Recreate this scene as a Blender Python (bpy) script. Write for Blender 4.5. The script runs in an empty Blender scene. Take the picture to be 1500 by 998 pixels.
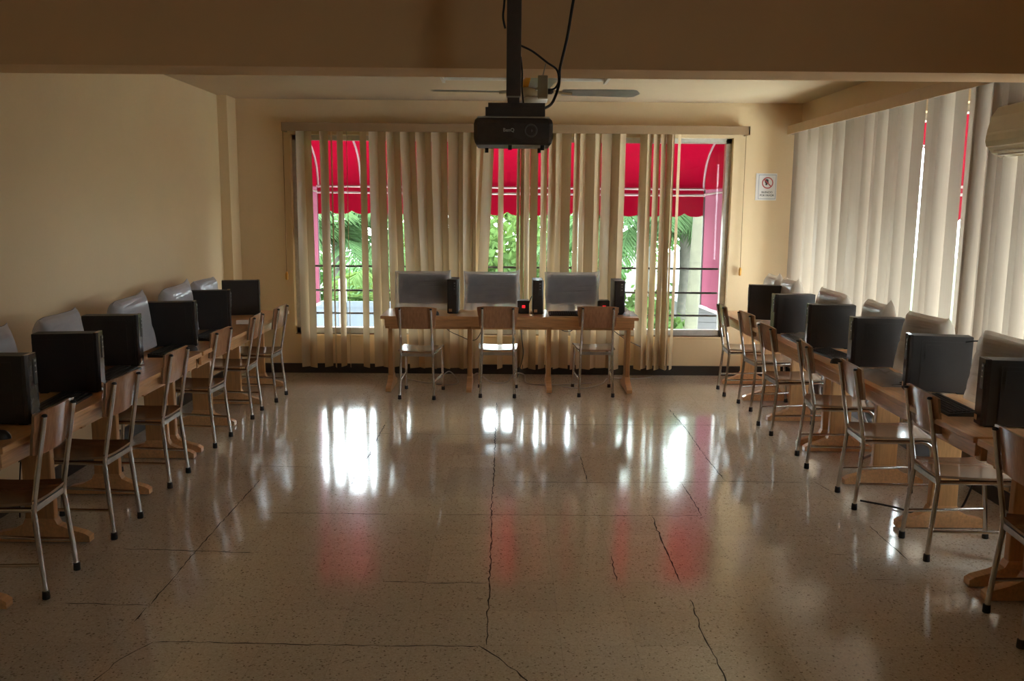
import bpy, bmesh, math, random
from mathutils import Vector, Matrix, noise
PI = math.pi
SC = bpy.context.scene
COL = SC.collection
R = random.Random(7)

# ------------------------------------------------------------------ materials
def nmat(name):
    m = bpy.data.materials.new(name); m.use_nodes = True
    nt = m.node_tree; nt.nodes.clear()
    out = nt.nodes.new('ShaderNodeOutputMaterial')
    return m, nt, out
def N(nt, t, **kw):
    n = nt.nodes.new(t)
    for k, v in kw.items():
        if k in n.inputs: n.inputs[k].default_value = v
        else: setattr(n, k, v)
    return n
def L(nt, a, b): nt.links.new(a, b)
def rgba(c): return (c[0], c[1], c[2], 1.0)

def pmat(name, col, rough=0.5, metal=0.0, var=0.12, scale=8.0, bump=0.0, bscale=60.0, coat=0.0, spec=0.5, stretch=None, col2=None):
    m, nt, out = nmat(name)
    b = N(nt, 'ShaderNodeBsdfPrincipled', Roughness=rough, Metallic=metal)
    b.inputs['Specular IOR Level'].default_value = spec
    b.inputs['Coat Weight'].default_value = coat
    b.inputs['Coat Roughness'].default_value = 0.12
    tc = N(nt, 'ShaderNodeTexCoord'); mp = N(nt, 'ShaderNodeMapping')
    if stretch: mp.inputs['Scale'].default_value = stretch
    L(nt, tc.outputs['Object'], mp.inputs['Vector'])
    nz = N(nt, 'ShaderNodeTexNoise', Scale=scale, Detail=4.0, Roughness=0.6)
    L(nt, mp.outputs['Vector'], nz.inputs['Vector'])
    cr = N(nt, 'ShaderNodeValToRGB')
    c2 = col2 if col2 else tuple(min(1, c * (1 + var)) for c in col)
    c1 = tuple(c * (1 - var) for c in col)
    cr.color_ramp.elements[0].position = 0.3; cr.color_ramp.elements[0].color = rgba(c1)
    cr.color_ramp.elements[1].position = 0.7; cr.color_ramp.elements[1].color = rgba(c2)
    L(nt, nz.outputs['Fac'], cr.inputs['Fac']); L(nt, cr.outputs['Color'], b.inputs['Base Color'])
    if bump:
        n2 = N(nt, 'ShaderNodeTexNoise', Scale=bscale, Detail=3.0)
        L(nt, mp.outputs['Vector'], n2.inputs['Vector'])
        bp = N(nt, 'ShaderNodeBump', Strength=bump, Distance=0.01)
        L(nt, n2.outputs['Fac'], bp.inputs['Height']); L(nt, bp.outputs['Normal'], b.inputs['Normal'])
    L(nt, b.outputs['BSDF'], out.inputs['Surface'])
    return m

def translucent(name, col, tcol, fac=0.5, rough=0.6, scale=6.0, var=0.08, stretch=None, gloss=0.0):
    m, nt, out = nmat(name)
    tc = N(nt, 'ShaderNodeTexCoord'); mp = N(nt, 'ShaderNodeMapping')
    if stretch: mp.inputs['Scale'].default_value = stretch
    L(nt, tc.outputs['Object'], mp.inputs['Vector'])
    nz = N(nt, 'ShaderNodeTexNoise', Scale=scale, Detail=3.0); L(nt, mp.outputs['Vector'], nz.inputs['Vector'])
    def ramp(c):
        cr = N(nt, 'ShaderNodeValToRGB')
        cr.color_ramp.elements[0].position = 0.3; cr.color_ramp.elements[0].color = rgba(tuple(x * (1 - var) for x in c))
        cr.color_ramp.elements[1].position = 0.7; cr.color_ramp.elements[1].color = rgba(tuple(min(1, x * (1 + var)) for x in c))
        L(nt, nz.outputs['Fac'], cr.inputs['Fac']); return cr.outputs['Color']
    d = N(nt, 'ShaderNodeBsdfDiffuse'); L(nt, ramp(col), d.inputs['Color'])
    t = N(nt, 'ShaderNodeBsdfTranslucent'); L(nt, ramp(tcol), t.inputs['Color'])
    mx = N(nt, 'ShaderNodeMixShader'); mx.inputs[0].default_value = fac
    L(nt, d.outputs[0], mx.inputs[1]); L(nt, t.outputs[0], mx.inputs[2])
    res = mx.outputs[0]
    if gloss:
        g = N(nt, 'ShaderNodeBsdfGlossy', Roughness=0.3); m2 = N(nt, 'ShaderNodeMixShader'); m2.inputs[0].default_value = gloss
        L(nt, res, m2.inputs[1]); L(nt, g.outputs[0], m2.inputs[2]); res = m2.outputs[0]
    L(nt, res, out.inputs['Surface'])
    return m

def film(name, clear=0.5, white=(0.8, 0.8, 0.85), gl=0.5):
    m, nt, out = nmat(name)
    tr = N(nt, 'ShaderNodeBsdfTransparent'); tr.inputs['Color'].default_value = (0.95, 0.95, 0.97, 1)
    d = N(nt, 'ShaderNodeBsdfDiffuse'); d.inputs['Color'].default_value = rgba(white)
    t = N(nt, 'ShaderNodeBsdfTranslucent'); t.inputs['Color'].default_value = rgba(white)
    m1 = N(nt, 'ShaderNodeMixShader'); m1.inputs[0].default_value = 0.4
    L(nt, d.outputs[0], m1.inputs[1]); L(nt, t.outputs[0], m1.inputs[2])
    tc = N(nt, 'ShaderNodeTexCoord')
    nz = N(nt, 'ShaderNodeTexNoise', Scale=9.0, Detail=3.0); L(nt, tc.outputs['Object'], nz.inputs['Vector'])
    mr = N(nt, 'ShaderNodeMapRange'); mr.inputs['To Min'].default_value = 1 - clear - 0.08; mr.inputs['To Max'].default_value = 1 - clear + 0.08
    L(nt, nz.outputs['Fac'], mr.inputs['Value'])
    m2 = N(nt, 'ShaderNodeMixShader'); L(nt, mr.outputs[0], m2.inputs[0])
    L(nt, tr.outputs[0], m2.inputs[1]); L(nt, m1.outputs[0], m2.inputs[2])
    g = N(nt, 'ShaderNodeBsdfGlossy', Roughness=0.18)
    bp = N(nt, 'ShaderNodeBump', Strength=0.4, Distance=0.02); L(nt, nz.outputs['Fac'], bp.inputs['Height'])
    L(nt, bp.outputs[0], g.inputs['Normal'])
    fr = N(nt, 'ShaderNodeLayerWeight', Blend=0.25)
    mu = N(nt, 'ShaderNodeMath', operation='MULTIPLY'); mu.inputs[1].default_value = gl
    L(nt, fr.outputs['Fresnel'], mu.inputs[0])
    m3 = N(nt, 'ShaderNodeMixShader'); L(nt, mu.outputs[0], m3.inputs[0])
    L(nt, m2.outputs[0], m3.inputs[1]); L(nt, g.outputs[0], m3.inputs[2])
    L(nt, m3.outputs[0], out.inputs['Surface'])
    return m

def glass(name):
    m, nt, out = nmat(name)
    tr = N(nt, 'ShaderNodeBsdfTransparent'); tr.inputs['Color'].default_value = (0.93, 0.96, 0.95, 1)
    g = N(nt, 'ShaderNodeBsdfGlossy', Roughness=0.02)
    fr = N(nt, 'ShaderNodeFresnel', IOR=1.45)
    nz = N(nt, 'ShaderNodeTexNoise', Scale=3.0)
    ge = N(nt, 'ShaderNodeNewGeometry')  # reflect at the outer faces only; a ray leaving the pane is not turned back inside it
    iv = N(nt, 'ShaderNodeMath', operation='SUBTRACT'); iv.inputs[0].default_value = 1.0; L(nt, ge.outputs['Backfacing'], iv.inputs[1])
    mu = N(nt, 'ShaderNodeMath', operation='MULTIPLY'); L(nt, fr.outputs[0], mu.inputs[0]); L(nt, iv.outputs[0], mu.inputs[1])
    mx = N(nt, 'ShaderNodeMixShader'); L(nt, mu.outputs[0], mx.inputs[0])
    L(nt, tr.outputs[0], mx.inputs[1]); L(nt, g.outputs[0], mx.inputs[2])
    L(nt, mx.outputs[0], out.inputs['Surface'])
    return m

def floor_mat():
    m, nt, out = nmat('terrazzo_floor')
    tc = N(nt, 'ShaderNodeTexCoord')
    b = N(nt, 'ShaderNodeBsdfPrincipled', Roughness=0.16); b.inputs['Specular IOR Level'].default_value = 0.6; b.inputs['Coat Weight'].default_value = 0.55; b.inputs['Coat Roughness'].default_value = 0.10
    # speckle
    vo = N(nt, 'ShaderNodeTexVoronoi', Scale=150.0); L(nt, tc.outputs['Object'], vo.inputs['Vector'])
    sp = N(nt, 'ShaderNodeSeparateColor'); L(nt, vo.outputs['Color'], sp.inputs[0])
    cr = N(nt, 'ShaderNodeValToRGB'); e = cr.color_ramp.elements
    e[0].position = 0.0; e[0].color = (0.24, 0.185, 0.135, 1)
    e[1].position = 1.0; e[1].color = (0.60, 0.53, 0.43, 1)
    for p_, c_ in ((0.035, (0.34, 0.28, 0.21, 1)), (0.06, (0.55, 0.465, 0.365, 1)), (0.6, (0.62, 0.535, 0.43, 1)), (0.88, (0.67, 0.585, 0.48, 1))):
        x = e.new(p_); x.color = c_
    L(nt, sp.outputs[0], cr.inputs['Fac'])
    # per-tile tint
    sx = N(nt, 'ShaderNodeSeparateXYZ'); L(nt, tc.outputs['Object'], sx.inputs[0])
    def tilec(o, off):
        a = N(nt, 'ShaderNodeMath', operation='SUBTRACT'); a.inputs[1].default_value = off; L(nt, o, a.inputs[0])
        d = N(nt, 'ShaderNodeMath', operation='DIVIDE'); d.inputs[1].default_value = 0.3; L(nt, a.outputs[0], d.inputs[0])
        return d.outputs[0]
    tx = tilec(sx.outputs[0], -0.07); ty = tilec(sx.outputs[1], 3.27)
    def fl(o):
        f = N(nt, 'ShaderNodeMath', operation='FLOOR'); L(nt, o, f.inputs[0]); return f.outputs[0]
    cb = N(nt, 'ShaderNodeCombineXYZ'); L(nt, fl(tx), cb.inputs[0]); L(nt, fl(ty), cb.inputs[1])
    wn = N(nt, 'ShaderNodeTexWhiteNoise'); wn.noise_dimensions = '2D'; L(nt, cb.outputs[0], wn.inputs['Vector'])
    mr = N(nt, 'ShaderNodeMapRange'); mr.inputs['To Min'].default_value = 0.94; mr.inputs['To Max'].default_value = 1.05
    L(nt, wn.outputs['Value'], mr.inputs['Value'])
    # joints
    def joint(o):
        f = N(nt, 'ShaderNodeMath', operation='FRACT'); L(nt, o, f.inputs[0])
        p = N(nt, 'ShaderNodeMath', operation='PINGPONG'); p.inputs[1].default_value = 0.5; L(nt, f.outputs[0], p.inputs[0])
        g = N(nt, 'ShaderNodeMath', operation='GREATER_THAN'); g.inputs[1].default_value = 0.0045; L(nt, p.outputs[0], g.inputs[0])
        return g.outputs[0]
    jm = N(nt, 'ShaderNodeMath', operation='MINIMUM'); L(nt, joint(tx), jm.inputs[0]); L(nt, joint(ty), jm.inputs[1])
    jr = N(nt, 'ShaderNodeMapRange'); jr.inputs['To Min'].default_value = 0.83; L(nt, jm.outputs[0], jr.inputs['Value'])
    # wear
    nz = N(nt, 'ShaderNodeTexNoise', Scale=0.9, Detail=4.0); L(nt, tc.outputs['Object'], nz.inputs['Vector'])
    wr = N(nt, 'ShaderNodeMapRange'); wr.inputs['To Min'].default_value = 0.9; wr.inputs['To Max'].default_value = 1.1
    L(nt, nz.outputs['Fac'], wr.inputs['Value'])
    m1 = N(nt, 'ShaderNodeMath', operation='MULTIPLY'); L(nt, mr.outputs[0], m1.inputs[0]); L(nt, jr.outputs[0], m1.inputs[1])
    m2 = N(nt, 'ShaderNodeMath', operation='MULTIPLY'); L(nt, m1.outputs[0], m2.inputs[0]); L(nt, wr.outputs[0], m2.inputs[1])
    vm = N(nt, 'ShaderNodeVectorMath', operation='SCALE'); L(nt, cr.outputs[0], vm.inputs[0]); L(nt, m2.outputs[0], vm.inputs['Scale'])
    L(nt, vm.outputs[0], b.inputs['Base Color'])
    rr = N(nt, 'ShaderNodeMapRange'); rr.inputs['To Min'].default_value = 0.07; rr.inputs['To Max'].default_value = 0.17
    L(nt, nz.outputs['Fac'], rr.inputs['Value']); L(nt, rr.outputs[0], b.inputs['Roughness'])
    # each tile lies at a slightly different tilt, joints a little sunk
    sub = N(nt, 'ShaderNodeVectorMath', operation='SUBTRACT'); sub.inputs[1].default_value = (0.5, 0.5, 0.5); L(nt, wn.outputs['Color'], sub.inputs[0])
    sc = N(nt, 'ShaderNodeVectorMath', operation='MULTIPLY'); sc.inputs[1].default_value = (0.012, 0.012, 0.0); L(nt, sub.outputs[0], sc.inputs[0])
    ge = N(nt, 'ShaderNodeNewGeometry')
    ad = N(nt, 'ShaderNodeVectorMath', operation='ADD'); L(nt, ge.outputs['Normal'], ad.inputs[0]); L(nt, sc.outputs[0], ad.inputs[1])
    nm = N(nt, 'ShaderNodeVectorMath', operation='NORMALIZE'); L(nt, ad.outputs[0], nm.inputs[0])
    bp = N(nt, 'ShaderNodeBump', Strength=0.25, Distance=0.002); L(nt, jm.outputs[0], bp.inputs['Height']); L(nt, nm.outputs[0], bp.inputs['Normal'])
    L(nt, bp.outputs[0], b.inputs['Normal'])
    L(nt, b.outputs[0], out.inputs['Surface'])
    return m

M = {}
M['wall'] = pmat('cream_wall_paint', (0.70, 0.525, 0.305), 0.6, var=0.03, scale=1.5, bump=0.08, bscale=40)
M['ceil'] = pmat('ceiling_paint', (0.60, 0.465, 0.31), 0.75, var=0.03, scale=1.5, bump=0.05)
M['beam'] = pmat('beam_paint', (0.80, 0.53, 0.28), 0.7, var=0.03, scale=1.5, bump=0.05)
M['floor'] = floor_mat()
M['crack'] = pmat('floor_crack', (0.035, 0.026, 0.02), 0.9, scale=30)
M['baseboard'] = pmat('dark_baseboard', (0.030, 0.022, 0.018), 0.4, scale=20)
M['alu'] = pmat('grey_aluminium', (0.56, 0.53, 0.48), 0.4, 0.35, scale=20)
M['bar'] = pmat('dark_bar', (0.05, 0.04, 0.035), 0.5, scale=20)
M['glass'] = glass('window_glass')
M['slat'] = translucent('blind_vinyl', (0.58, 0.445, 0.275), (0.50, 0.39, 0.24), 0.12, scale=60, var=0.05, stretch=(6, 6, 0.03), gloss=0.03)
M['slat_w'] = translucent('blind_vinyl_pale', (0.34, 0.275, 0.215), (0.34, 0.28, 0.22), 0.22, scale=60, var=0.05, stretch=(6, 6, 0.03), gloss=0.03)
M['valance'] = pmat('valance_beige', (0.31, 0.195, 0.10), 0.5, var=0.05, scale=10)
M['valance_p'] = pmat('valance_pale', (0.52, 0.36, 0.215), 0.5, var=0.05, scale=10)
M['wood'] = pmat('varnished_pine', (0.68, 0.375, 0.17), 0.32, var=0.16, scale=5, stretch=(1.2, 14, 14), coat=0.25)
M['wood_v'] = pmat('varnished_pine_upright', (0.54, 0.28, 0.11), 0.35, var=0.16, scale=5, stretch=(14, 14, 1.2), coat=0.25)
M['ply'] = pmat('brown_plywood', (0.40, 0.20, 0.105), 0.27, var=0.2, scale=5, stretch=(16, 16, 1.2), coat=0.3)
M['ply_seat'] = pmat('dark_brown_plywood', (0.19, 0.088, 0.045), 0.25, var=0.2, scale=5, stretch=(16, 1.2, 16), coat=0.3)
M['ply_edge'] = pmat('plywood_edge', (0.30, 0.19, 0.11), 0.5, scale=20)
M['chrome'] = pmat('chromed_tube', (0.62, 0.60, 0.57), 0.2, 1.0, var=0.12, scale=14)
M['steelbar'] = pmat('galvanised_bar', (0.42, 0.39, 0.35), 0.4, 0.7, scale=20)
M['rubber'] = pmat('dark_rubber', (0.022, 0.018, 0.016), 0.7, scale=30)
M['black'] = pmat('black_plastic', (0.034, 0.028, 0.026), 0.42, scale=25, bump=0.05, bscale=300)
M['blackm'] = pmat('black_steel_case', (0.024, 0.019, 0.017), 0.5, var=0.12, scale=6, bump=0.05, bscale=200)
M['blackg'] = pmat('gloss_black_bezel', (0.045, 0.038, 0.036), 0.22, scale=20)
M['silver'] = pmat('silver_trim', (0.40, 0.39, 0.37), 0.35, 0.6, scale=20)
M['bezel'] = pmat('pale_grey_bezel', (0.36, 0.345, 0.33), 0.4, scale=20)
M['charcoal'] = pmat('charcoal_plastic', (0.075, 0.058, 0.047), 0.45, scale=25)
M['lensring'] = pmat('grey_lens_ring', (0.16, 0.15, 0.14), 0.35, scale=25)
M['screen'] = pmat('dark_screen', (0.028, 0.026, 0.027), 0.18, scale=8, spec=0.6)
M['sticker'] = pmat('tan_sticker', (0.5, 0.28, 0.14), 0.5, scale=60)
M['film'] = film('clear_plastic_cover', 0.62)
M['film_t'] = film('tan_plastic_cover', 0.26, (0.60, 0.51, 0.41), 0.4)
M['film_w'] = film('milky_plastic_cover', 0.22, (0.78, 0.77, 0.82))
M['paper'] = pmat('white_paper', (0.72, 0.70, 0.68), 0.7, var=0.03)
M['white'] = pmat('white_plastic', (0.66, 0.62, 0.54), 0.45, var=0.04)
M['acwhite'] = pmat('cream_plastic', (0.66, 0.58, 0.42), 0.4, var=0.04)
M['cable_w'] = pmat('grey_cable', (0.42, 0.39, 0.36), 0.5)
M['cable_b'] = pmat('black_cable', (0.015, 0.013, 0.012), 0.5)
M['blade'] = pmat('fan_blade_grey', (0.34, 0.34, 0.33), 0.35, 0.5, scale=12)
M['brass'] = pmat('amber_enamel', (0.80, 0.40, 0.04), 0.35, 0.0, scale=12)
M['beige'] = pmat('beige_plastic', (0.50, 0.40, 0.24), 0.45)
M['tassel'] = pmat('amber_tassel', (0.62, 0.30, 0.04), 0.4)
M['cord'] = pmat('tan_cord', (0.22, 0.13, 0.055), 0.8)
M['signred'] = pmat('sign_red', (0.42, 0.06, 0.06), 0.5)
M['signink'] = pmat('sign_ink', (0.03, 0.03, 0.032), 0.6)
M['signink2'] = pmat('sign_border_blue', (0.15, 0.20, 0.28), 0.6)
M['logo'] = pmat('grey_logo', (0.6, 0.58, 0.55), 0.5)
M['awn'] = translucent('red_awning_cloth', (0.2025, 0.00243, 0.0108), (0.0486, 0.000405, 0.002835), 0.6, scale=3, var=0.06)
M['awn_p'] = translucent('pink_glare_awning_cloth', (0.1148, 0.0324, 0.0486), (0.0837, 0.0243, 0.03645), 0.5, scale=3, var=0.06)  # pink of the bright reflection in the window glass painted into the cloth
M['piping'] = translucent('white_piping', (0.5, 0.4, 0.4), (0.3, 0.2, 0.2), 0.3)
M['grass'] = pmat('lawn', (0.04, 0.07, 0.02), 0.9, var=0.4, scale=3)
M['leafA'] = translucent('leaf_green', (0.0408, 0.0918, 0.0272), (0.0544, 0.1054, 0.0221), 0.45, var=0.35, scale=2)
M['leafB'] = translucent('leaf_light_green', (0.072, 0.12, 0.0384), (0.088, 0.1312, 0.0288), 0.45, var=0.3, scale=2)
M['leafC'] = translucent('leaf_blue_green', (0.0612, 0.1122, 0.0476), (0.085, 0.136, 0.051), 0.45, var=0.35, scale=2)
M['bark'] = pmat('palm_bark', (0.0845, 0.078, 0.0624), 0.9, var=0.25, scale=8)
M['barky'] = pmat('yellow_green_trunk', (0.0476, 0.0448, 0.0252), 0.8, var=0.2, scale=5)
M['extwall'] = pmat('white_render', (0.30, 0.29, 0.28), 0.8, var=0.05, scale=2)
M['paving'] = pmat('bounce_paving', (0.72, 0.70, 0.66), 0.8, var=0.05, scale=2)  # kept very pale so the unseen ground throws daylight up into the room
M['siding'] = pmat('pale_siding', (0.0825, 0.0735, 0.072), 0.7, var=0.06, scale=2)
M['fence'] = pmat('blue_grey_fence', (0.024, 0.032, 0.042), 0.6, var=0.1)
M['led'] = pmat('red_indicator', (0.75, 0.02, 0.03), 0.4)
nb = [n for n in M['led'].node_tree.nodes if n.type == 'BSDF_PRINCIPLED'][0]
nb.inputs['Emission Color'].default_value = (1, 0.02, 0.03, 1); nb.inputs['Emission Strength'].default_value = 0.9

# ------------------------------------------------------------------ mesh builder
class MB:
    def __init__(s): s.v = []; s.f = []; s.mi = []; s.smooth = []
    def add(s, vs, fs, mi=0, sm=False):
        o = len(s.v); s.v += [tuple(v) for v in vs]
        for f in fs: s.f.append(tuple(i + o for i in f)); s.mi.append(mi); s.smooth.append(sm)
        return s
    def box(s, x0, x1, y0, y1, z0, z1, mi=0, bev=0.0, mat=None):
        if bev <= 0:
            vs = [(x, y, z) for x in (x0, x1) for y in (y0, y1) for z in (z0, z1)]
            fs = [(0, 1, 3, 2), (4, 6, 7, 5), (0, 4, 5, 1), (2, 3, 7, 6), (0, 2, 6, 4), (1, 5, 7, 3)]
        else:
            bm = bmesh.new(); bmesh.ops.create_cube(bm, size=1.0)
            for v in bm.verts: v.co = Vector(((x0 + x1) / 2 + v.co.x * (x1 - x0), (y0 + y1) / 2 + v.co.y * (y1 - y0), (z0 + z1) / 2 + v.co.z * (z1 - z0)))
            bmesh.ops.bevel(bm, geom=bm.edges[:], offset=bev, segments=2, profile=0.6, affect='EDGES')
            bm.verts.index_update()
            vs = [v.co.copy() for v in bm.verts]; fs = [[v.index for v in f.verts] for f in bm.faces]; bm.free()
        if mat is not None: vs = [mat @ Vector(v) for v in vs]
        return s.add(vs, fs, mi)
    def tube(s, pts, r, seg=10, mi=0, cap=True, closed=False):
        pts = [Vector(p) for p in pts]; n = len(pts)
        rs = r if isinstance(r, (list, tuple)) else [r] * n
        rings = []; up = None
        for i in range(n):
            a = pts[i - 1] if i > 0 else (pts[-1] if closed else pts[0]); b = pts[i + 1] if i < n - 1 else (pts[0] if closed else pts[-1])
            t = (b - a).normalized()
            if up is None:
                up = Vector((0, 0, 1)) if abs(t.z) < 0.9 else Vector((1, 0, 0))
            x = (up - t * up.dot(t))
            if x.length < 1e-5: x = t.orthogonal()
            x.normalize(); up = x; y = t.cross(x)
            rings.append([pts[i] + (x * math.cos(2 * PI * k / seg) + y * math.sin(2 * PI * k / seg)) * rs[i] for k in range(seg)])
        vs = [v for ring in rings for v in ring]; fs = []
        for i in range(n - 1 + (1 if closed else 0)):
            j = (i + 1) % n
            for k in range(seg):
                k2 = (k + 1) % seg
                fs.append((i * seg + k, i * seg + k2, j * seg + k2, j * seg + k))
        s.add(vs, fs, mi, True)
        if cap and not closed:
            s.add(rings[0], [tuple(reversed(range(seg)))], mi); s.add(rings[-1], [tuple(range(seg))], mi)
        return s
    def lathe(s, prof, c=(0, 0, 0), axis='Z', seg=24, mi=0, sm=True):
        vs = []; fs = []
        for (r, h) in prof:
            for k in range(seg):
                a = 2 * PI * k / seg; p = (r * math.cos(a), r * math.sin(a), h)
                if axis == 'Y': p = (p[0], p[2], p[1])
                if axis == 'X': p = (p[2], p[0], p[1])
                vs.append((c[0] + p[0], c[1] + p[1], c[2] + p[2]))
        for i in range(len(prof) - 1):
            for k in range(seg):
                k2 = (k + 1) % seg; fs.append((i * seg + k, i * seg + k2, (i + 1) * seg + k2, (i + 1) * seg + k))
        fs.append(tuple(reversed(range(seg)))); fs.append(tuple(range((len(prof) - 1) * seg, len(prof) * seg)))
        return s.add(vs, fs, mi, sm)
    def prism(s, poly, axis, a, b, mi=0, bev=0.0):
        # poly: list of 2d; axis: extruded axis name; remaining axes in order
        def P(u, v, w):
            return {'X': (w, u, v), 'Y': (u, w, v), 'Z': (u, v, w)}[axis]
        n = len(poly)
        vs = [P(u, v, a) for u, v in poly] + [P(u, v, b) for u, v in poly]
        fs = [tuple(reversed(range(n))), tuple(range(n, 2 * n))] + [(i, (i + 1) % n, n + (i + 1) % n, n + i) for i in range(n)]
        if bev > 0:
            bm = bmesh.new(); bv = [bm.verts.new(v) for v in vs]
            for f in fs: bm.faces.new([bv[i] for i in f])
            bmesh.ops.bevel(bm, geom=[e for e in bm.edges if e.calc_face_angle(0) > 0.6], offset=bev, segments=2, profile=0.6, affect='EDGES')
            bm.verts.index_update(); vs = [v.co.copy() for v in bm.verts]; fs = [[v.index for v in f.verts] for f in bm.faces]; bm.free()
        return s.add(vs, fs, mi)
    def grid(s, fn, nu, nv, mi=0, sm=True, cu=False):
        vs = [fn(i / nu, j / nv) for j in range(nv + 1) for i in range(nu + (0 if cu else 1))]
        w = nu if cu else nu + 1
        fs = [(j * w + i, j * w + (i + 1) % w, (j + 1) * w + (i + 1) % w, (j + 1) * w + i) for j in range(nv) for i in range(nu)]
        return s.add(vs, fs, mi, sm)
    def mesh(s, name, mats):
        me = bpy.data.meshes.new(name); me.from_pydata(s.v, [], s.f)
        for m in (mats if isinstance(mats, (list, tuple)) else [mats]): me.materials.append(m)
        me.polygons.foreach_set('material_index', s.mi); me.polygons.foreach_set('use_smooth', s.smooth)
        bm = bmesh.new(); bm.from_mesh(me); bmesh.ops.recalc_face_normals(bm, faces=bm.faces[:]); bm.to_mesh(me); bm.free()
        me.update(); return me
    def build(s, name, mats, parent=None, loc=None):
        o = bpy.data.objects.new(name, s.mesh(name, mats)); COL.objects.link(o)
        if parent: o.parent = parent
        if loc: o.location = loc
        return o

def thing(name, label, cat, loc=(0, 0, 0), rz=0.0, group=None):
    o = bpy.data.objects.new(name, None); COL.objects.link(o); o.empty_display_size = 0.1
    o.location = loc; o.rotation_euler = (0, 0, rz); tag(o, label, cat, group); return o
def tag(o, label, cat, group=None, kind=None):
    if label: o['label'] = label
    if cat: o['category'] = cat
    if group: o['group'] = group
    if kind: o['kind'] = kind
    return o
def struct(o, label=None):
    o['kind'] = 'structure'
    if label: o['label'] = label
    return o
KIDS = {}
def copy_tree(o, parent=None):
    c = o.copy(); COL.objects.link(c)
    if parent: c.parent = parent
    for ch in [x for x in o.children if not x.get('no_copy')]: copy_tree(ch, c)
    return c
def bend(pts, rad, n=5):
    pts = [Vector(p) for p in pts]; out = [pts[0]]
    for i in range(1, len(pts) - 1):
        a, b, c = pts[i - 1], pts[i], pts[i + 1]; r = rad[i - 1] if isinstance(rad, (list, tuple)) else rad
        d1 = (a - b).normalized(); d2 = (c - b).normalized(); p0 = b + d1 * r; p1 = b + d2 * r
        for k in range(n + 1):
            t = k / n; out.append(p0 * (1 - t) ** 2 + b * 2 * t * (1 - t) + p1 * t * t)
    out.append(pts[-1]); return out
def smooth_path(pts, n=6):
    pts = [Vector(p) for p in pts]; out = []
    for i in range(len(pts) - 1):
        p0 = pts[max(0, i - 1)]; p1 = pts[i]; p2 = pts[i + 1]; p3 = pts[min(len(pts) - 1, i + 2)]
        for k in range(n):
            t = k / n
            out.append(0.5 * ((2 * p1) + (-p0 + p2) * t + (2 * p0 - 5 * p1 + 4 * p2 - p3) * t * t + (-p0 + 3 * p1 - 3 * p2 + p3) * t ** 3))
    out.append(pts[-1]); return out
def text_obj(s, size, name, m, parent, mat):
    cu = bpy.data.curves.new(name, 'FONT'); cu.body = s; cu.size = size; cu.align_x = 'CENTER'; cu.align_y = 'CENTER'; cu.extrude = 0.0004; cu.offset = size * 0.02
    t = bpy.data.objects.new('tmp', cu); COL.objects.link(t)
    dg = bpy.context.evaluated_depsgraph_get(); me = bpy.data.meshes.new_from_object(t.evaluated_get(dg))
    bpy.data.objects.remove(t); bpy.data.curves.remove(cu)
    me.materials.clear(); me.materials.append(m); me.name = name
    o = bpy.data.objects.new(name, me); COL.objects.link(o); o.parent = parent; o.matrix_local = mat; return o

# ------------------------------------------------------------------ room
XL, XR, YB, YF, ZC = -2.83, 2.97, 9.0, -2.2, 2.79
struct(MB().box(XL - 0.2, XR + 0.2, YF - 0.2, YB + 0.2, -0.15, 0.0).build('floor', M['floor']))
struct(MB().box(XL - 0.2, XR + 0.2, YF - 0.2, YB + 0.2, ZC, ZC + 0.2).build('ceiling', M['ceil']))
TY0, TY1, TZ0, TZ1 = -1.9, 0.1, 2.20, 2.50
struct(MB().box(XL - 0.2, XL, YF - 0.2, YB + 0.2, 0, ZC).build('wall_left', M['wall']))
struct(MB().box(XL, XR, YF - 0.2, YF, 0, ZC).build('wall_front', M['wall']))
# back wall with its wide window opening
WX0, WX1, WZ0, WZ1 = -2.20, 2.29, 0.41, 2.445
w = MB()
w.box(XL, WX0, YB, YB + 0.2, 0, ZC); w.box(WX1, XR, YB, YB + 0.2, 0, ZC)
w.box(WX0, WX1, YB, YB + 0.2, 0, WZ0); w.box(WX0, WX1, YB, YB + 0.2, WZ1, ZC)
struct(w.build('wall_back', M['wall']))
RY0, RY1, RZ0, RZ1 = 3.6, 8.72, 0.5, 2.44
w = MB()
w.box(XR, XR + 0.2, YF - 0.2, TY0, 0, ZC); w.box(XR, XR + 0.2, TY1, RY0, 0, ZC); w.box(XR, XR + 0.2, TY0, TY1, 0, TZ0); w.box(XR, XR + 0.2, TY0, TY1, TZ1, ZC); w.box(XR, XR + 0.2, RY1, YB + 0.2, 0, ZC)
w.box(XR, XR + 0.2, RY0, RY1, 0, RZ0); w.box(XR, XR + 0.2, RY0, RY1, RZ1, ZC)
struct(w.build('wall_right', M['wall']))
struct(MB().box(XL, XR, 3.70, 3.95, 2.303, ZC).build('trim_1', M['beam']), 'deep ceiling beam crossing the room behind the projector')
struct(MB().box(XL, -2.735, 8.72, YB, 0, ZC).build('trim_2', M['wall']), 'narrow cream pilaster in the corner beside the back window')
struct(MB().box(-2.735, XR, YB - 0.018, YB, 0, 0.10).build('baseboard_back', M['baseboard']))
struct(MB().box(XL, XL + 0.018, YF, 8.72, 0, 0.10).build('baseboard_left', M['baseboard']))
struct(MB().box(XR - 0.018, XR, YF, YB - 0.02, 0, 0.10).build('baseboard_right', M['baseboard']))

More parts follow.
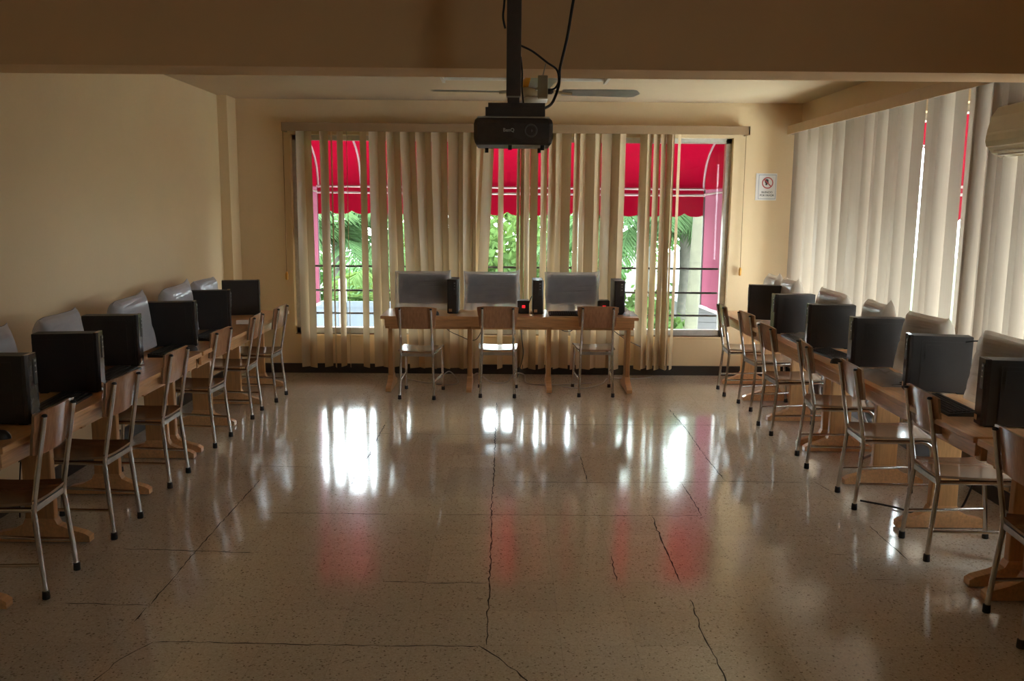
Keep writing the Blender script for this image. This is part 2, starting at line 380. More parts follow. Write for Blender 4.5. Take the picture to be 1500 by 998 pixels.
# floor cracks, open joints between worn tiles
CR = [[(-0.08, 7.64), (-0.08, 6.62), (-0.075, 5.6), (-0.08, 5.04), (-0.07, 4.09), (-0.07, 3.74), (-0.07, 3.27)], [(-0.1, 3.26), (0.0, 3.14), (0.09, 3.0), (0.16, 2.9)], [(-1.41, 3.28), (-0.93, 3.27), (-0.49, 3.26), (-0.1, 3.26)], [(-1.56, 3.61), (-1.56, 3.86), (-1.57, 4.21), (-1.57, 4.79), (-1.57, 5.38)], [(-1.58, 2.8), (-1.51, 2.99), (-1.48, 3.15), (-1.41, 3.28)], [(-1.95, 3.62), (-1.76, 3.61), (-1.54, 3.6)], [(-1.56, 3.58), (-1.56, 3.45)], [(-1.94, 4.23), (-1.66, 4.22), (-1.27, 4.19)], [(-1.33, 4.77), (-1.1, 4.77), (-0.67, 4.76)], [(-0.39, 4.76), (0.04, 4.76), (1.02, 4.76), (1.13, 4.78)], [(-1.66, 5.67), (-1.31, 5.66)], [(-1.07, 5.67), (-0.94, 5.66)], [(-0.97, 6.82), (-0.97, 6.54), (-0.96, 5.96), (-0.97, 5.82), (-1.0, 5.69)], [(-0.98, 5.66), (-0.97, 5.28)], [(-1.27, 7.34), (-1.26, 6.93)], [(-1.29, 6.92), (-0.98, 6.83)], [(-1.44, 6.55), (-1.16, 6.54), (-0.74, 6.53), (-0.08, 6.53)], [(-0.07, 6.87), (0.6, 6.85), (1.74, 6.87)], [(0.0, 5.37), (0.26, 5.36), (0.7, 5.36), (1.42, 5.4)], [(1.42, 5.41), (1.42, 6.04), (1.44, 6.78), (1.43, 7.42)], [(1.13, 5.35), (1.13, 5.07), (1.13, 4.78)], [(0.84, 4.75), (0.83, 4.36), (0.83, 4.1), (0.83, 3.87)], [(0.84, 3.69), (0.82, 3.36), (0.83, 3.17), (0.83, 2.85)], [(-0.57, 3.86), (-0.32, 3.85), (-0.08, 3.85)], [(0.53, 5.95), (0.53, 5.41)], [(0.54, 4.18), (0.53, 3.88)], [(2.0, 5.42), (2.04, 5.19)], [(1.41, 5.41), (1.63, 5.4), (1.92, 5.39)], [(2.03, 4.62), (2.03, 4.41), (2.03, 4.14)], [(1.66, 4.22), (1.74, 4.21)], [(1.73, 3.91), (1.86, 3.91)]]
ck = MB()
for line in CR:
    pts = []
    for a, b in zip(line[:-1], line[1:]):
        n = max(2, int(math.hypot(b[0] - a[0], b[1] - a[1]) / 0.035))
        for k in range(n):
            t = k / n; pts.append((a[0] + (b[0] - a[0]) * t + R.gauss(0, 0.0028), a[1] + (b[1] - a[1]) * t + R.gauss(0, 0.0028)))
    pts.append(line[-1]); base = R.uniform(0.0021, 0.0036)
    vs = []
    for i, p in enumerate(pts):
        q = pts[min(i + 1, len(pts) - 1)]; o = pts[max(i - 1, 0)]
        d = Vector((q[0] - o[0], q[1] - o[1])).normalized(); nn = Vector((-d.y, d.x)); wd = base * R.uniform(0.45, 1.5) * (0.3 if i in (0, len(pts) - 1) else 1)
        vs += [(p[0] + nn.x * wd, p[1] + nn.y * wd, 0.0006), (p[0] - nn.x * wd, p[1] - nn.y * wd, 0.0006)]
    ck.add(vs, [(2 * i, 2 * i + 1, 2 * i + 3, 2 * i + 2) for i in range(len(pts) - 1)])
fl_ = bpy.data.objects['floor']
c_ = ck.build('floor_crack', M['crack'], fl_); struct(c_, 'dark open cracks along the tile joints')

# windows -----------------------------------------------------------------
def window(name, lab, x0, x1, z0, z1, nm, fw=0.055):
    f = MB(); y0, y1 = 0.08, 0.15
    f.box(x0, x1, y0, y1, z1 - 0.05, z1); f.box(x0, x1, y0, y1, z0, z0 + 0.06)
    f.box(x0, x0 + fw, y0, y1, z0, z1); f.box(x1 - fw, x1, y0, y1, z0, z1)
    root = f.build(name, M['alu']); struct(root, lab)
    xs = [x0 + fw] + list(nm) + [x1 - fw]
    for m_ in nm:
        struct(MB().box(m_ - 0.03, m_ + 0.03, y0 + 0.005, y1 - 0.005, z0 + 0.06, z1 - 0.05).build('mullion', M['alu'], root))
    for a, b in zip(xs[:-1], xs[1:]):
        struct(MB().box(a, b, 0.112, 0.118, z0 + 0.06, z1 - 0.05).build('glass_pane', M['glass'], root))
    s = MB().box(x0, x1, -0.012, 0.08, z0 - 0.02, z0, bev=0.004); struct(s.build('window_sill', M['wall'], root))
    return root
wb = window('window_1', 'wide aluminium window behind the beige vertical blind', WX0, WX1, WZ0, WZ1, (-0.72, 0.77)); wb.location = (0, YB, 0)
# sliding sash stile with latch near the left jamb
struct(MB().box(-2.135, -2.085, 0.06, 0.10, 0.47, 2.40).box(-2.128, -2.092, 0.03, 0.06, 1.38, 1.60, bev=0.006).build('sash_latch', M['alu'], wb))
for z in (1.105, 0.848, 0.604):
    struct(MB().tube([(WX0 + 0.05, 0.22, z), (WX1 - 0.05, 0.22, z)], 0.011, 8).build('security_bar', M['bar'], wb))
wr = window('window_2', 'long aluminium window behind the right vertical blind', -RY1, -RY0, RZ0, RZ1, (-7.4, -6.1, -4.8)); wr.location = (XR, 0, 0); wr.rotation_euler = (0, 0, -PI / 2)

wt = window('added_window_3', 'added unseen transom window behind the camera, filling the room front with light', -TY1, -TY0, TZ0, TZ1, (0.5, 1.2), 0.03); wt.location = (XR, 0, 0); wt.rotation_euler = (0, 0, -PI / 2)  # invented opening, added to lift the beam and front of the room

# ------------------------------------------------------------------ vertical blinds
BS = [(-2.063, 0.082, 'L', 0.0), (-1.985, 0.088, 'D', 0.0), (-1.832, 0.068, 'L', 0.0), (-1.753, 0.034, 'D', 0.0), (-1.674, 0.041, 'L', 0.0), (-1.6, 0.02, 'D', 0.0), (-1.438, 0.078, 'D', 0.0), (-1.338, 0.089, 'L', 0.028), (-1.256, 0.089, 'D', 0.028), (-1.174, 0.075, 'L', 0.042), (-1.106, 0.075, 'D', 0.056), (-1.027, 0.096, 'L', 0.084), (-0.952, 0.068, 'D', 0.084), (-0.87, 0.095, 'L', 0.063), (-0.795, 0.068, 'D', 0.049), (-0.71, 0.102, 'L', 0.028), (-0.632, 0.069, 'D', 0.021), (-0.542, 0.109, 'L', 0.014), (-0.468, 0.055, 'D', 0.0), (-0.402, 0.089, 'L', 0.0), (-0.336, 0.058, 'D', -0.014), (-0.27, 0.082, 'L', -0.084), (-0.178, 0.103, 'L', -0.118), (-0.065, 0.054, 'L', 0.0), (0.113, 0.034, 'L', 0.0), (0.15, 0.034, 'D', 0.0), (0.2, 0.058, 'L', 0.0), (0.266, 0.075, 'D', 0.0), (0.366, 0.069, 'L', 0.0), (0.447, 0.082, 'L', 0.0), (0.516, 0.068, 'L', 0.0), (0.588, 0.089, 'D', 0.0), (0.69, 0.062, 'L', 0.0), (0.752, 0.061, 'L', 0.0), (0.826, 0.089, 'D', -0.007), (0.906, 0.069, 'L', -0.014), (0.994, 0.109, 'L', -0.014), (1.08, 0.075, 'D', -0.014), (1.152, 0.069, 'L', -0.014), (1.354, 0.061, 'D', 0.0), (1.418, 0.069, 'L', 0.0), (1.49, 0.075, 'L', 0.0), (1.562, 0.068, 'L', 0.0), (1.613, 0.034, 'D', 0.0), (1.658, 0.041, 'L', 0.0), (1.719, 0.048, 'L', -0.014)]
def slat(parent, c, wd, ang, z0, z1, lean, m, yo):
    n, k = 10, 4
    ca, sa = math.cos(ang), math.sin(ang)
    ph = R.uniform(0, 6); amp = R.uniform(0, 0.004)
    def f(u, v):
        q = (u - 0.5) * wd; bow = 0.006 * (1 - (2 * u - 1) ** 2)
        x = q * ca - bow * -sa; y = q * sa - bow * ca
        return (c + x + lean * (1 - v) + amp * math.sin(v * 5 + ph), yo + y, z0 + (z1 - z0) * v)
    return MB().grid(f, k, n).build('slat', m, parent)
vb = thing('vertical_blind', 'beige vertical blind across the back window with gaps and leaning slats', 'blind', (0, 8.87, 0))
MB().box(-2.232, 2.395, -0.075, -0.063, 2.462, 2.545, bev=0.003).box(-2.232, -2.22, -0.075, 0.11, 2.462, 2.545).box(2.383, 2.395, -0.075, 0.11, 2.462, 2.545).box(-2.22, 2.383, -0.063, 0.125, 2.533, 2.545).build('valance', M['valance'], vb)
MB().box(-2.21, 2.38, -0.022, 0.022, 2.49, 2.52).build('headrail', M['alu'], vb)
WS = 0.112
for i, (c, wd, t, le) in enumerate(BS):
    a = math.acos(min(0.97, wd / WS)) * (1 if t == 'L' else -1)
    slat(vb, c, WS, a, 0.085 + R.uniform(-0.008, 0.008), 2.50, le, M['slat'], (0.012 if t == 'L' else -0.012))
for nm_, x, zt in (('cord', -2.262, 1.06), ('cord', 2.405, 1.14)):
    co = MB().tube([(x, -0.02 + 0.12, 2.50), (x, 0.10, 1.8), (x, 0.09, zt)], 0.003, 6).build('cord', M['cord'], vb)
    MB().lathe([(0.006, 0.0), (0.014, 0.01), (0.016, 0.06), (0.008, 0.085)], (x, 0.09, zt - 0.085), seg=14).build('tassel', M['tassel'], co)

vr = thing('vertical_blind', 'pale vertical blind covering the long window on the right wall', 'blind', (2.88, 0, 0))
MB().box(-0.087, -0.075, 3.4, 8.89, 2.475, 2.56, bev=0.003).box(-0.075, 0.085, 3.4, 8.89, 2.548, 2.56).box(-0.087, 0.085, 8.88, 8.892, 2.475, 2.56).build('valance', M['valance_p'], vr)
MB().box(-0.02, 0.02, 3.42, 8.86, 2.50, 2.53).build('headrail', M['alu'], vr)
RSL = [(8.73, 'L'), (8.6, 'L'), (8.44, 'D'), (8.264, 'L'), (8.12, 'D'), (7.948, 'L'), (7.768, 'D'), (7.61, 'L'), (7.472, 'D'), (7.325, 'C'), (7.17, 'D'), (7.019, 'L'), (6.904, 'D'), (6.774, 'L'), (6.638, 'D'), (6.504, 'D'), (6.37, 'L'), (6.24, 'D'), (6.05, 'C'), (5.926, 'D'), (5.804, 'L'), (5.674, 'D'), (5.495, 'C'), (5.42, 'D'), (5.342, 'L'), (5.246, 'D'), (5.178, 'L'), (5.102, 'D'), (5.016, 'L'), (4.9, 'D'), (4.8, 'L'), (4.68, 'D'), (4.57, 'L'), (4.45, 'D'), (4.34, 'L'), (4.22, 'D'), (4.1, 'L'), (3.98, 'D'), (3.86, 'L'), (3.74, 'D'), (3.62, 'L'), (3.5, 'D')]
for i, (c, t) in enumerate(RSL):
    a = -(R.uniform(0.3, 0.55) if t == 'L' else R.uniform(1.42, 1.5) if t == 'C' else R.uniform(1.15, 1.45))
    k, n = 4, 8
    def f(u, v, c=c, a=a, ln=R.uniform(-0.012, 0.012)):
        q = (u - 0.5) * 0.127; bow = 0.006 * (1 - (2 * u - 1) ** 2)
        return (q * math.cos(a) + bow * math.sin(a), c + q * math.sin(a) - bow * math.cos(a) + ln * (1 - v), 0.17 + 2.34 * v)
    MB().grid(f, k, n).build('slat', M['slat_w'], vr)

# ------------------------------------------------------------------ desks
def make_desk():
    root = thing('computer_desk', 'x', 'desk')
    Lh = 1.195
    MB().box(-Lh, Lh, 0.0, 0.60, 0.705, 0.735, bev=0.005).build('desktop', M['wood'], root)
    MB().box(-Lh + 0.035, Lh - 0.035, 0.03, 0.052, 0.635, 0.705, bev=0.003).box(-Lh + 0.035, Lh - 0.035, 0.55, 0.57, 0.635, 0.705).build('apron', M['wood'], root)
    MB().box(-Lh + 0.06, Lh - 0.06, 0.075, 0.11, 0.605, 0.66, bev=0.003).build('rail', M['wood'], root)
    for x in (-1.137, -0.379, 0.379, 1.137):
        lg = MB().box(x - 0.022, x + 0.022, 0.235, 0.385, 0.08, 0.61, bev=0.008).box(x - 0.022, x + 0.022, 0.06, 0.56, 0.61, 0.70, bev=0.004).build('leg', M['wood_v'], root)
        prof = [(0.06, 0.006), (0.56, 0.006), (0.56, 0.035), (0.535, 0.052), (0.46, 0.068), (0.40, 0.10), (0.385, 0.13), (0.235, 0.13), (0.22, 0.10), (0.165, 0.075), (0.085, 0.052), (0.06, 0.036)]
        MB().prism(prof, 'X', x - 0.025, x + 0.025, bev=0.006).build('foot', M['wood'], lg)
    return root
d0 = make_desk()
DESKS = [((0.03, 7.97, 0), 0, 'wooden desk under the back window holding three monitors'),
         ((-2.09, 4.71, 0), PI / 2, 'long wooden desk along the left wall, nearer the camera'),
         ((-2.09, 7.13, 0), PI / 2, 'long wooden desk along the left wall, at the far corner'),
         ((2.11, 4.99, 0), -PI / 2, 'long wooden desk along the right wall, the middle one of its row'),
         ((2.11, 7.41, 0), -PI / 2, 'long wooden desk along the right wall, at the far corner'),
         ((2.11, 2.57, 0), -PI / 2, 'wooden desk on the right wall nearest the camera, cut off by the frame')]
for i, (p, r, lab) in enumerate(DESKS):
    o = d0 if i == 0 else copy_tree(d0)
    o.location = p; o.rotation_euler = (0, 0, r); o['label'] = lab; o['group'] = 'wooden computer desks'

# ------------------------------------------------------------------ chairs
def make_chair():
    root = thing('school_chair', 'x', 'chair')
    r = 0.0118
    for s in (-1, 1):
        pts = bend([(s * 0.157, 0.0, 0.012), (s * 0.145, 0.033, 0.41), (s * 0.140, -0.042, 0.828)], 0.035)
        lg = MB().tube(pts, r, 12).build('leg', M['chrome'], root)
        MB().lathe([(0.0155, 0.0), (0.017, 0.004), (0.0155, 0.036), (0.0125, 0.038)], (s * 0.157, 0.0005, 0.0), seg=14).build('foot_cap', M['rubber'], lg)
        MB().lathe([(0.0120, 0.0), (0.0118, 0.008), (0.007, 0.012)], (s * 0.140, -0.0425, 0.826), seg=12).build('end_plug', M['rubber'], lg)
        pts = bend([(s * 0.146, 0.036, 0.408), (s * 0.170, 0.405, 0.420), (s * 0.178, 0.45, 0.012)], 0.055)
        lg = MB().tube(pts, r, 12).build('leg', M['chrome'], root)
        MB().lathe([(0.0155, 0.0), (0.017, 0.004), (0.0155, 0.032), (0.0125, 0.034)], (s * 0.178, 0.45, 0.0), seg=14).build('foot_cap', M['rubber'], lg)
        MB().tube([(s * 0.1535, 0.0125, 0.155), (s * 0.176, 0.436, 0.165)], 0.0085, 10).build('stretcher', M['chrome'], root)
    MB().box(-0.142, 0.142, 0.026, 0.042, 0.392, 0.420, bev=0.003).build('crossbar', M['steelbar'], root)
    def seat(u, v, dz):
        y = 0.022 + 0.435 * v; hw = 0.172 + 0.016 * v
        x = (u * 2 - 1) * hw
        z = 0.436 + 0.010 * (2 * u - 1) ** 2 - 0.020 * max(0, (v - 0.8) / 0.2) ** 2 - 0.008 * math.sin(PI * v)
        return (x, y, z + dz)
    sm = MB(); nu, nv = 12, 14
    top = [seat(i / nu, j / nv, 0.006) for j in range(nv + 1) for i in range(nu + 1)]; bot = [seat(i / nu, j / nv, -0.006) for j in range(nv + 1) for i in range(nu + 1)]
    def shell(mb, top, bot, nu, nv):
        w = nu + 1; n = len(top)
        fs = [(j * w + i, j * w + i + 1, (j + 1) * w + i + 1, (j + 1) * w + i) for j in range(nv) for i in range(nu)]
        mb.add(top + bot, fs + [tuple(n + q for q in reversed(f)) for f in fs], 0, True)
        edge = [i for i in range(w)] + [(j + 1) * w - 1 for j in range(1, nv + 1)] + [nv * w + i for i in range(nu - 1, -1, -1)] + [j * w for j in range(nv - 1, 0, -1)]
        vs = [top[e] for e in edge] + [bot[e] for e in edge]; m = len(edge)
        mb.add(vs, [(k, (k + 1) % m, m + (k + 1) % m, m + k) for k in range(m)], 1)
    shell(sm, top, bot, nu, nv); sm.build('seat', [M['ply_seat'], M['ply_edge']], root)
    def back(u, v, d):
        z = 0.648 + 0.204 * v; hw = 0.166 + 0.024 * v
        uu = 2 * u - 1; x = uu * hw
        ty = 0.033 - 0.075 * (z - 0.41) / 0.415
        y = ty + 0.0195 + 0.55 * (x * x - 0.02)
        z2 = z - 0.012 * abs(uu) ** 4 * (1 if v > 0.5 else -1)
        return (x, y + d, z2)
    bmB = MB(); nu, nv = 16, 8
    top = [back(i / nu, j / nv, 0.006) for j in range(nv + 1) for i in range(nu + 1)]; bot = [back(i / nu, j / nv, -0.006) for j in range(nv + 1) for i in range(nu + 1)]
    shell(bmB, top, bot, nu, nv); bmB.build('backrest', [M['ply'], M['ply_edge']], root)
    return root
ch0 = make_chair()
CH = [((-0.81, 7.74), -0.07, 'brown school chair at the left end of the desk under the back window'),
      ((-0.078, 7.835), 0.0, 'brown school chair in the middle of the desk under the back window'),
      ((0.835, 7.893), 0.01, 'brown school chair at the right end of the desk under the back window'),
      ((-2.046, 3.82), PI / 2 + 0.05, 'brown school chair on the left row, nearest the camera'),
      ((-2.045, 4.52), PI / 2 - 0.02, 'brown school chair on the left row, second from the camera'),
      ((-2.076, 5.357), PI / 2, 'brown school chair on the left row, third from the camera'),
      ((-2.09, 6.265), PI / 2 - 0.05, 'brown school chair on the left row, fourth from the camera'),
      ((-2.08, 7.118), PI / 2 + 0.03, 'brown school chair on the left row, fifth from the camera'),
      ((-2.04, 7.745), PI / 2 - 0.03, 'brown school chair on the left row, farthest and nearest the back window'),
      ((2.055, 8.13), -PI / 2 - 0.05, 'brown school chair on the right row, farthest and nearest the back window'),
      ((2.115, 7.52), -PI / 2 + 0.08, 'brown school chair on the right row, sixth from the camera'),
      ((2.057, 6.71), -PI / 2 + 0.03, 'brown school chair on the right row, fifth from the camera'),
      ((2.065, 5.855), -PI / 2 - 0.12, 'brown school chair on the right row, fourth from the camera'),
      ((2.06, 5.045), -PI / 2 - 0.06, 'brown school chair on the right row, third from the camera'),
      ((2.126, 4.295), -PI / 2 - 0.05, 'brown school chair on the right row, second from the camera'),
      ((2.10, 3.425), -PI / 2 - 0.10, 'brown school chair on the right row nearest the camera, cut off by the frame')]
for i, (p, r, lab) in enumerate(CH):
    o = ch0 if i == 0 else copy_tree(ch0)
    o.location = (p[0], p[1], 0); o.rotation_euler = (0, 0, r); o['label'] = lab; o['group'] = 'brown school chairs at the desks'

# ------------------------------------------------------------------ computer towers
DT = 0.735
def make_pc():
    root = thing('computer_tower', 'x', 'computer'); W2, D, H = 0.05, 0.33, 0.322
    MB().box(-W2, W2, 0.022, D, 0.008, H, bev=0.003).box(W2, W2 + 0.0015, 0.07, D - 0.03, 0.03, H - 0.03).box(-W2 - 0.0015, -W2, 0.07, D - 0.03, 0.03, H - 0.03).box(W2 + 0.0015, W2 + 0.003, 0.09, 0.17, H - 0.13, H - 0.05).build('case', M['blackm'], root)
    bz = MB().prism([(-W2 - 0.001, 0.022), (W2 + 0.001, 0.022), (W2 + 0.001, 0.008), (W2 - 0.012, 0.0), (-W2 + 0.012, 0.0), (-W2 - 0.001, 0.008)], 'Z', 0.006, H + 0.002, bev=0.002).build('front_panel', M['blackg'], root)
    MB().box(0.004, 0.034, -0.003, 0.001, 0.18, 0.30, bev=0.001).build('drive_bay', M['black'], bz)
    MB().box(0.012, 0.026, -0.0045, -0.002, 0.285, 0.295).box(0.012, 0.026, -0.0045, -0.002, 0.235, 0.24).box(0.015, 0.023, -0.0045, -0.002, 0.262, 0.270).build('button', M['silver'], bz)
    MB().box(-0.036, -0.006, -0.0012, 0.001, 0.022, 0.048).build('sticker', M['sticker'], bz)
    MB().box(-0.04, 0.04, 0.02, 0.06, 0.0, 0.008).box(-0.04, 0.04, D - 0.06, D - 0.02, 0.0, 0.008).build('foot', M['rubber'], root)
    return root
pc0 = make_pc()
def corner_loc(cx, cy, rz, lx):  # put the local point (lx, 0) at (cx, cy)
    return (cx - lx * math.cos(rz), cy - lx * math.sin(rz), DT)
PCS = []
for cx, lab in ((-0.508, 'black computer tower standing right of the left monitor on the back desk'), (0.297, 'black computer tower between the two right monitors on the back desk'), (1.067, 'black computer tower at the right end of the back desk')):
    PCS.append(((cx, 8.16, DT), 0.0, lab))
ORD = ['nearest the camera and cut by the frame', 'second from the camera', 'third from the camera', 'fourth from the camera', 'fifth from the camera', 'farthest, by the back window']
for k, (cx, cy, fi) in enumerate([(-2.17, 3.885, 2), (-2.18, 4.6, 9), (-2.285, 5.36, 8), (-2.205, 6.14, 13), (-2.225, 6.985, 15), (-2.255, 7.94, 17)]):
    rz = PI / 2 + math.radians(fi); PCS.append((corner_loc(cx, cy, rz, -0.05), rz, 'black computer tower on the left desks, ' + ORD[k]))
for k, (cx, cy, fi) in enumerate([(2.235, 3.97, 8), (2.235, 4.76, 13), (2.22, 5.5, 4), (2.197, 6.27, 8), (2.175, 6.99, -3), (2.197, 7.86, 14)]):
    rz = -PI / 2 - math.radians(fi); PCS.append((corner_loc(cx, cy, rz, 0.05), rz, 'black computer tower on the right desks, ' + ORD[k]))
for i, (p, r, lab) in enumerate(PCS):
    o = pc0 if i == 0 else copy_tree(pc0)
    o.location = p; o.rotation_euler = (0, 0, r); o['label'] = lab; o['group'] = 'black computer towers'

# ------------------------------------------------------------------ monitors and their plastic covers
def make_monitor():
    root = thing('monitor', 'x', 'monitor'); W2 = 0.235
    ho = MB().box(-W2, W2, 0.0, 0.045, 0.08, 0.365, bev=0.006).build('housing', M['bezel'], root)
    MB().box(-W2 + 0.018, W2 - 0.018, -0.0015, 0.001, 0.100, 0.350).build('screen', M['screen'], ho)
    MB().box(-0.03, 0.03, 0.03, 0.055, 0.01, 0.22, bev=0.004).build('stand', M['silver'], root)
    bs = MB().lathe([(0.10, 0.0), (0.105, 0.004), (0.098, 0.012), (0.03, 0.018)], seg=28); bs.v = [(x, 0.035 + y * 0.62, z) for x, y, z in bs.v]; bs.build('base', M['silver'], root)
    return root
mo0 = make_monitor()
def cover_mesh(seed, w2=0.275, ear=(0.03, 0.03), flare=0.0, zlo=0.025):
    rr = random.Random(seed); off = Vector((rr.uniform(0, 50), rr.uniform(0, 50), 0))
    nu, nv = 64, 22
    def f(u, v):
        a = 2 * PI * u; c, s = math.cos(a), math.sin(a)
        ht = 0.050 * (1 - v) ** 1.3 + 0.045 * (1 - v ** 16) + 0.003
        hw = w2 + flare * (1 - v) + 0.012 * (1 - v)
        e = 0.12
        x = hw * math.copysign(abs(c) ** (e * 1.2), c); y = 0.024 + ht * math.copysign(abs(s) ** (0.8), s)
        side = x / hw
        top = 0.388 + (ear[1] if side > 0 else ear[0]) * abs(side) ** 9 + 0.007 * noise.noise(Vector((x * 9, seed, 0)))
        z = zlo + (top - zlo) * v
        x *= 1 + (0.02 * v ** 6)
        q_ = Vector((x * 8, y * 9, z * 8)) + off; nz = noise.noise_vector(q_) * 0.007; rd = 1 - abs(noise.noise(q_ * 0.9 + Vector((7, 3, 1)))) * 2.2; nz.y += 0.014 * max(0, rd) ** 3
        return (x + nz.x, y + nz.y * (0.5 if v < 0.97 else 0.2), z + (nz.z if 0 < v < 1 else 0))
    mb = MB().grid(f, nu, nv, cu=True, sm=False)
    return mb
MON = [((-0.80, 8.31), 0.0, (0.0, 0.02), 0.0, 'film', 'monitor under a plastic cover at the left of the back desk', 0.262),
       ((-0.14, 8.31), 0.03, (0.005, 0.03), 0.0, 'film', 'monitor under a plastic cover in the middle of the back desk', 0.262),
       ((0.63, 8.33), 0.0, (0.0, 0.025), -0.02, 'film', 'monitor under a plastic cover at the right of the back desk', 0.262)]
OL = ['nearest the camera', 'second from the camera', 'third from the camera', 'fourth from the camera', 'farthest from the camera']
for k, (y, dr, w2, ear) in enumerate([(4.13, 0.0, 0.24, (0.0, 0.02)), (4.875, 0.02, 0.205, (-0.01, 0.015)), (5.79, 0.05, 0.26, (-0.02, 0.03)), (6.63, 0.02, 0.25, (-0.01, 0.04)), (7.26, 0.0, 0.235, (0.0, 0.0))]):
    MON.append(((-2.50, y), PI / 2 + dr, ear, 0.0, 'film_w', 'plastic-covered monitor on the left desks, ' + OL[k], w2))
OR = ['nearest the camera', 'second from the camera', 'third from the camera', 'fourth from the camera', 'fifth from the camera', 'farthest from the camera']
for k, (y, dr, w2, ear) in enumerate([(4.27, 0.0, 0.24, (0.0, 0.02)), (5.13, 0.0, 0.235, (0.0, 0.015)), (5.83, -0.12, 0.24, (0.0, 0.05)), (6.64, 0.0, 0.26, (0.015, -0.02)), (7.66, -0.10, 0.24, (0.01, 0.03)), (8.17, -0.10, 0.24, (0.0, 0.04))]):
    MON.append(((2.49, y), -PI / 2 + dr, ear, 0.01, 'film_t', 'plastic-covered monitor on the right desks, ' + OR[k], w2))
for i, (p, r, ear, fl, fm, lab, w2) in enumerate(MON):
    o = mo0 if i == 0 else copy_tree(mo0)
    o.location = (p[0], p[1], DT); o.rotation_euler = (0, 0, r); o['label'] = lab; o['group'] = 'covered monitors'
    if i > 2: o.scale = ((w2 - 0.03) / 0.235, 1, 1)
    c = cover_mesh(11 + i, w2, ear, fl).build('dust_cover', M[fm]); c.location = (p[0], p[1], DT + 0.0005); c.rotation_euler = (0, 0, r)
    tag(c, {'film': 'clear', 'film_w': 'milky', 'film_t': 'tan'}[fm] + ' plastic dust cover over the ' + lab.replace('plastic-covered ', '').replace(' under a plastic cover', ''), 'dust cover', 'plastic dust covers over the monitors')

# ------------------------------------------------------------------ keyboards, mice, papers, small boxes
def make_kb():
    root = thing('keyboard', 'x', 'keyboard')
    MB().prism([(-0.07, 0.0), (0.075, 0.0), (0.075, 0.026), (-0.07, 0.012)], 'X', -0.22, 0.22, bev=0.003).build('body', M['black'], root)
    k = MB()
    for row in range(6):
        y = -0.055 + row * 0.0205; n = 20; zt = 0.0125 + (y + 0.07) * 0.0966
        for c in range(n):
            x = -0.205 + c * 0.0206
            k.box(x, x + 0.017, y, y + 0.017, zt, zt + 0.006)
    k.build('keys', M['blackm'], root)
    return root
kb0 = make_kb()
KB = [((-2.24, 4.30), PI / 2 + 0.1, 'black keyboard on the left desk between the two nearest towers'),
      ((-2.30, 5.05), PI / 2 + 0.05, 'black keyboard on the left desk behind the second tower'),
      ((-2.30, 5.90), PI / 2 + 0.02, 'black keyboard on the left desk behind the third tower'),
      ((-2.27, 6.62), PI / 2, 'black keyboard on the left desk behind the fourth tower'),
      ((2.27, 4.40), -PI / 2 - 0.05, 'black keyboard on the right desk between the two nearest towers'),
      ((2.28, 5.12), -PI / 2 + 0.05, 'black keyboard in crumpled plastic beside the third tower of the right desks'),
      ((2.27, 5.93), -PI / 2 + 0.1, 'black keyboard on the right desk between the third and fourth towers'),
      ((2.27, 6.66), -PI / 2, 'black keyboard on the right desk between the fourth and fifth towers'),
      ((0.62, 8.13), 0.0, 'dark keyboard lying before the right monitor of the back desk')]
for i, (p, r, lab) in enumerate(KB):
    o = kb0 if i == 0 else copy_tree(kb0)
    o.location = (p[0], p[1], DT); o.rotation_euler = (0, 0, r); o['label'] = lab; o['group'] = 'black keyboards on the desks'
def make_mouse():
    root = thing('computer_mouse', 'x', 'mouse')
    def f(u, v):
        a = 2 * PI * u; rr = math.sin(PI / 2 * (1 - v)) ** 0.6
        return (0.031 * rr * math.cos(a), 0.054 * rr * math.sin(a), 0.034 * math.sin(PI / 2 * v) * (1 - 0.15 * math.sin(a)))
    b = MB().grid(f, 20, 8, cu=True).build('shell', M['black'], root)
    MB().lathe([(0.003, -0.004), (0.008, -0.003), (0.008, 0.003), (0.003, 0.004)], (0, 0.026, 0.027), 'X', 12).build('wheel', M['silver'], root)
    return root
ms0 = make_mouse()
for i, (p, r, lab) in enumerate([((-0.66, 8.08), 0.2, 'black mouse on the back desk beside the left tower'), ((-2.19, 3.66), PI / 2, 'black mouse on the left desk at the edge of the frame'),
                                 ((2.20, 5.66), -PI / 2, 'black mouse on the right desk edge before the third tower'), ((-2.20, 5.98), PI / 2, 'black mouse on the left desk before the fourth tower'), ((1.00, 8.10), 0.1, 'black mouse at the foot of the right tower on the back desk')]):
    o = ms0 if i == 0 else copy_tree(ms0)
    o.location = (p[0], p[1], DT); o.rotation_euler = (0, 0, r); o['label'] = lab; o['group'] = 'black mice on the desks'
def sheet(name, w, h, m, amp, seed):
    def f(u, v):
        z = 0.003 + amp * (0.5 + 0.5 * noise.noise(Vector((u * 4 + seed, v * 4, seed))))
        return ((u - 0.5) * w, (v - 0.5) * h, max(0.001, z))
    return MB().grid(f, 14, 14).build(name, m)
o = sheet('paper_stack', 0.21, 0.29, M['paper'], 0.004, 3); o.location = (-2.22, 7.45, DT); o.rotation_euler = (0, 0, 0.3)
tag(o, 'white papers lying on the left desk between the two farthest towers', 'paper')
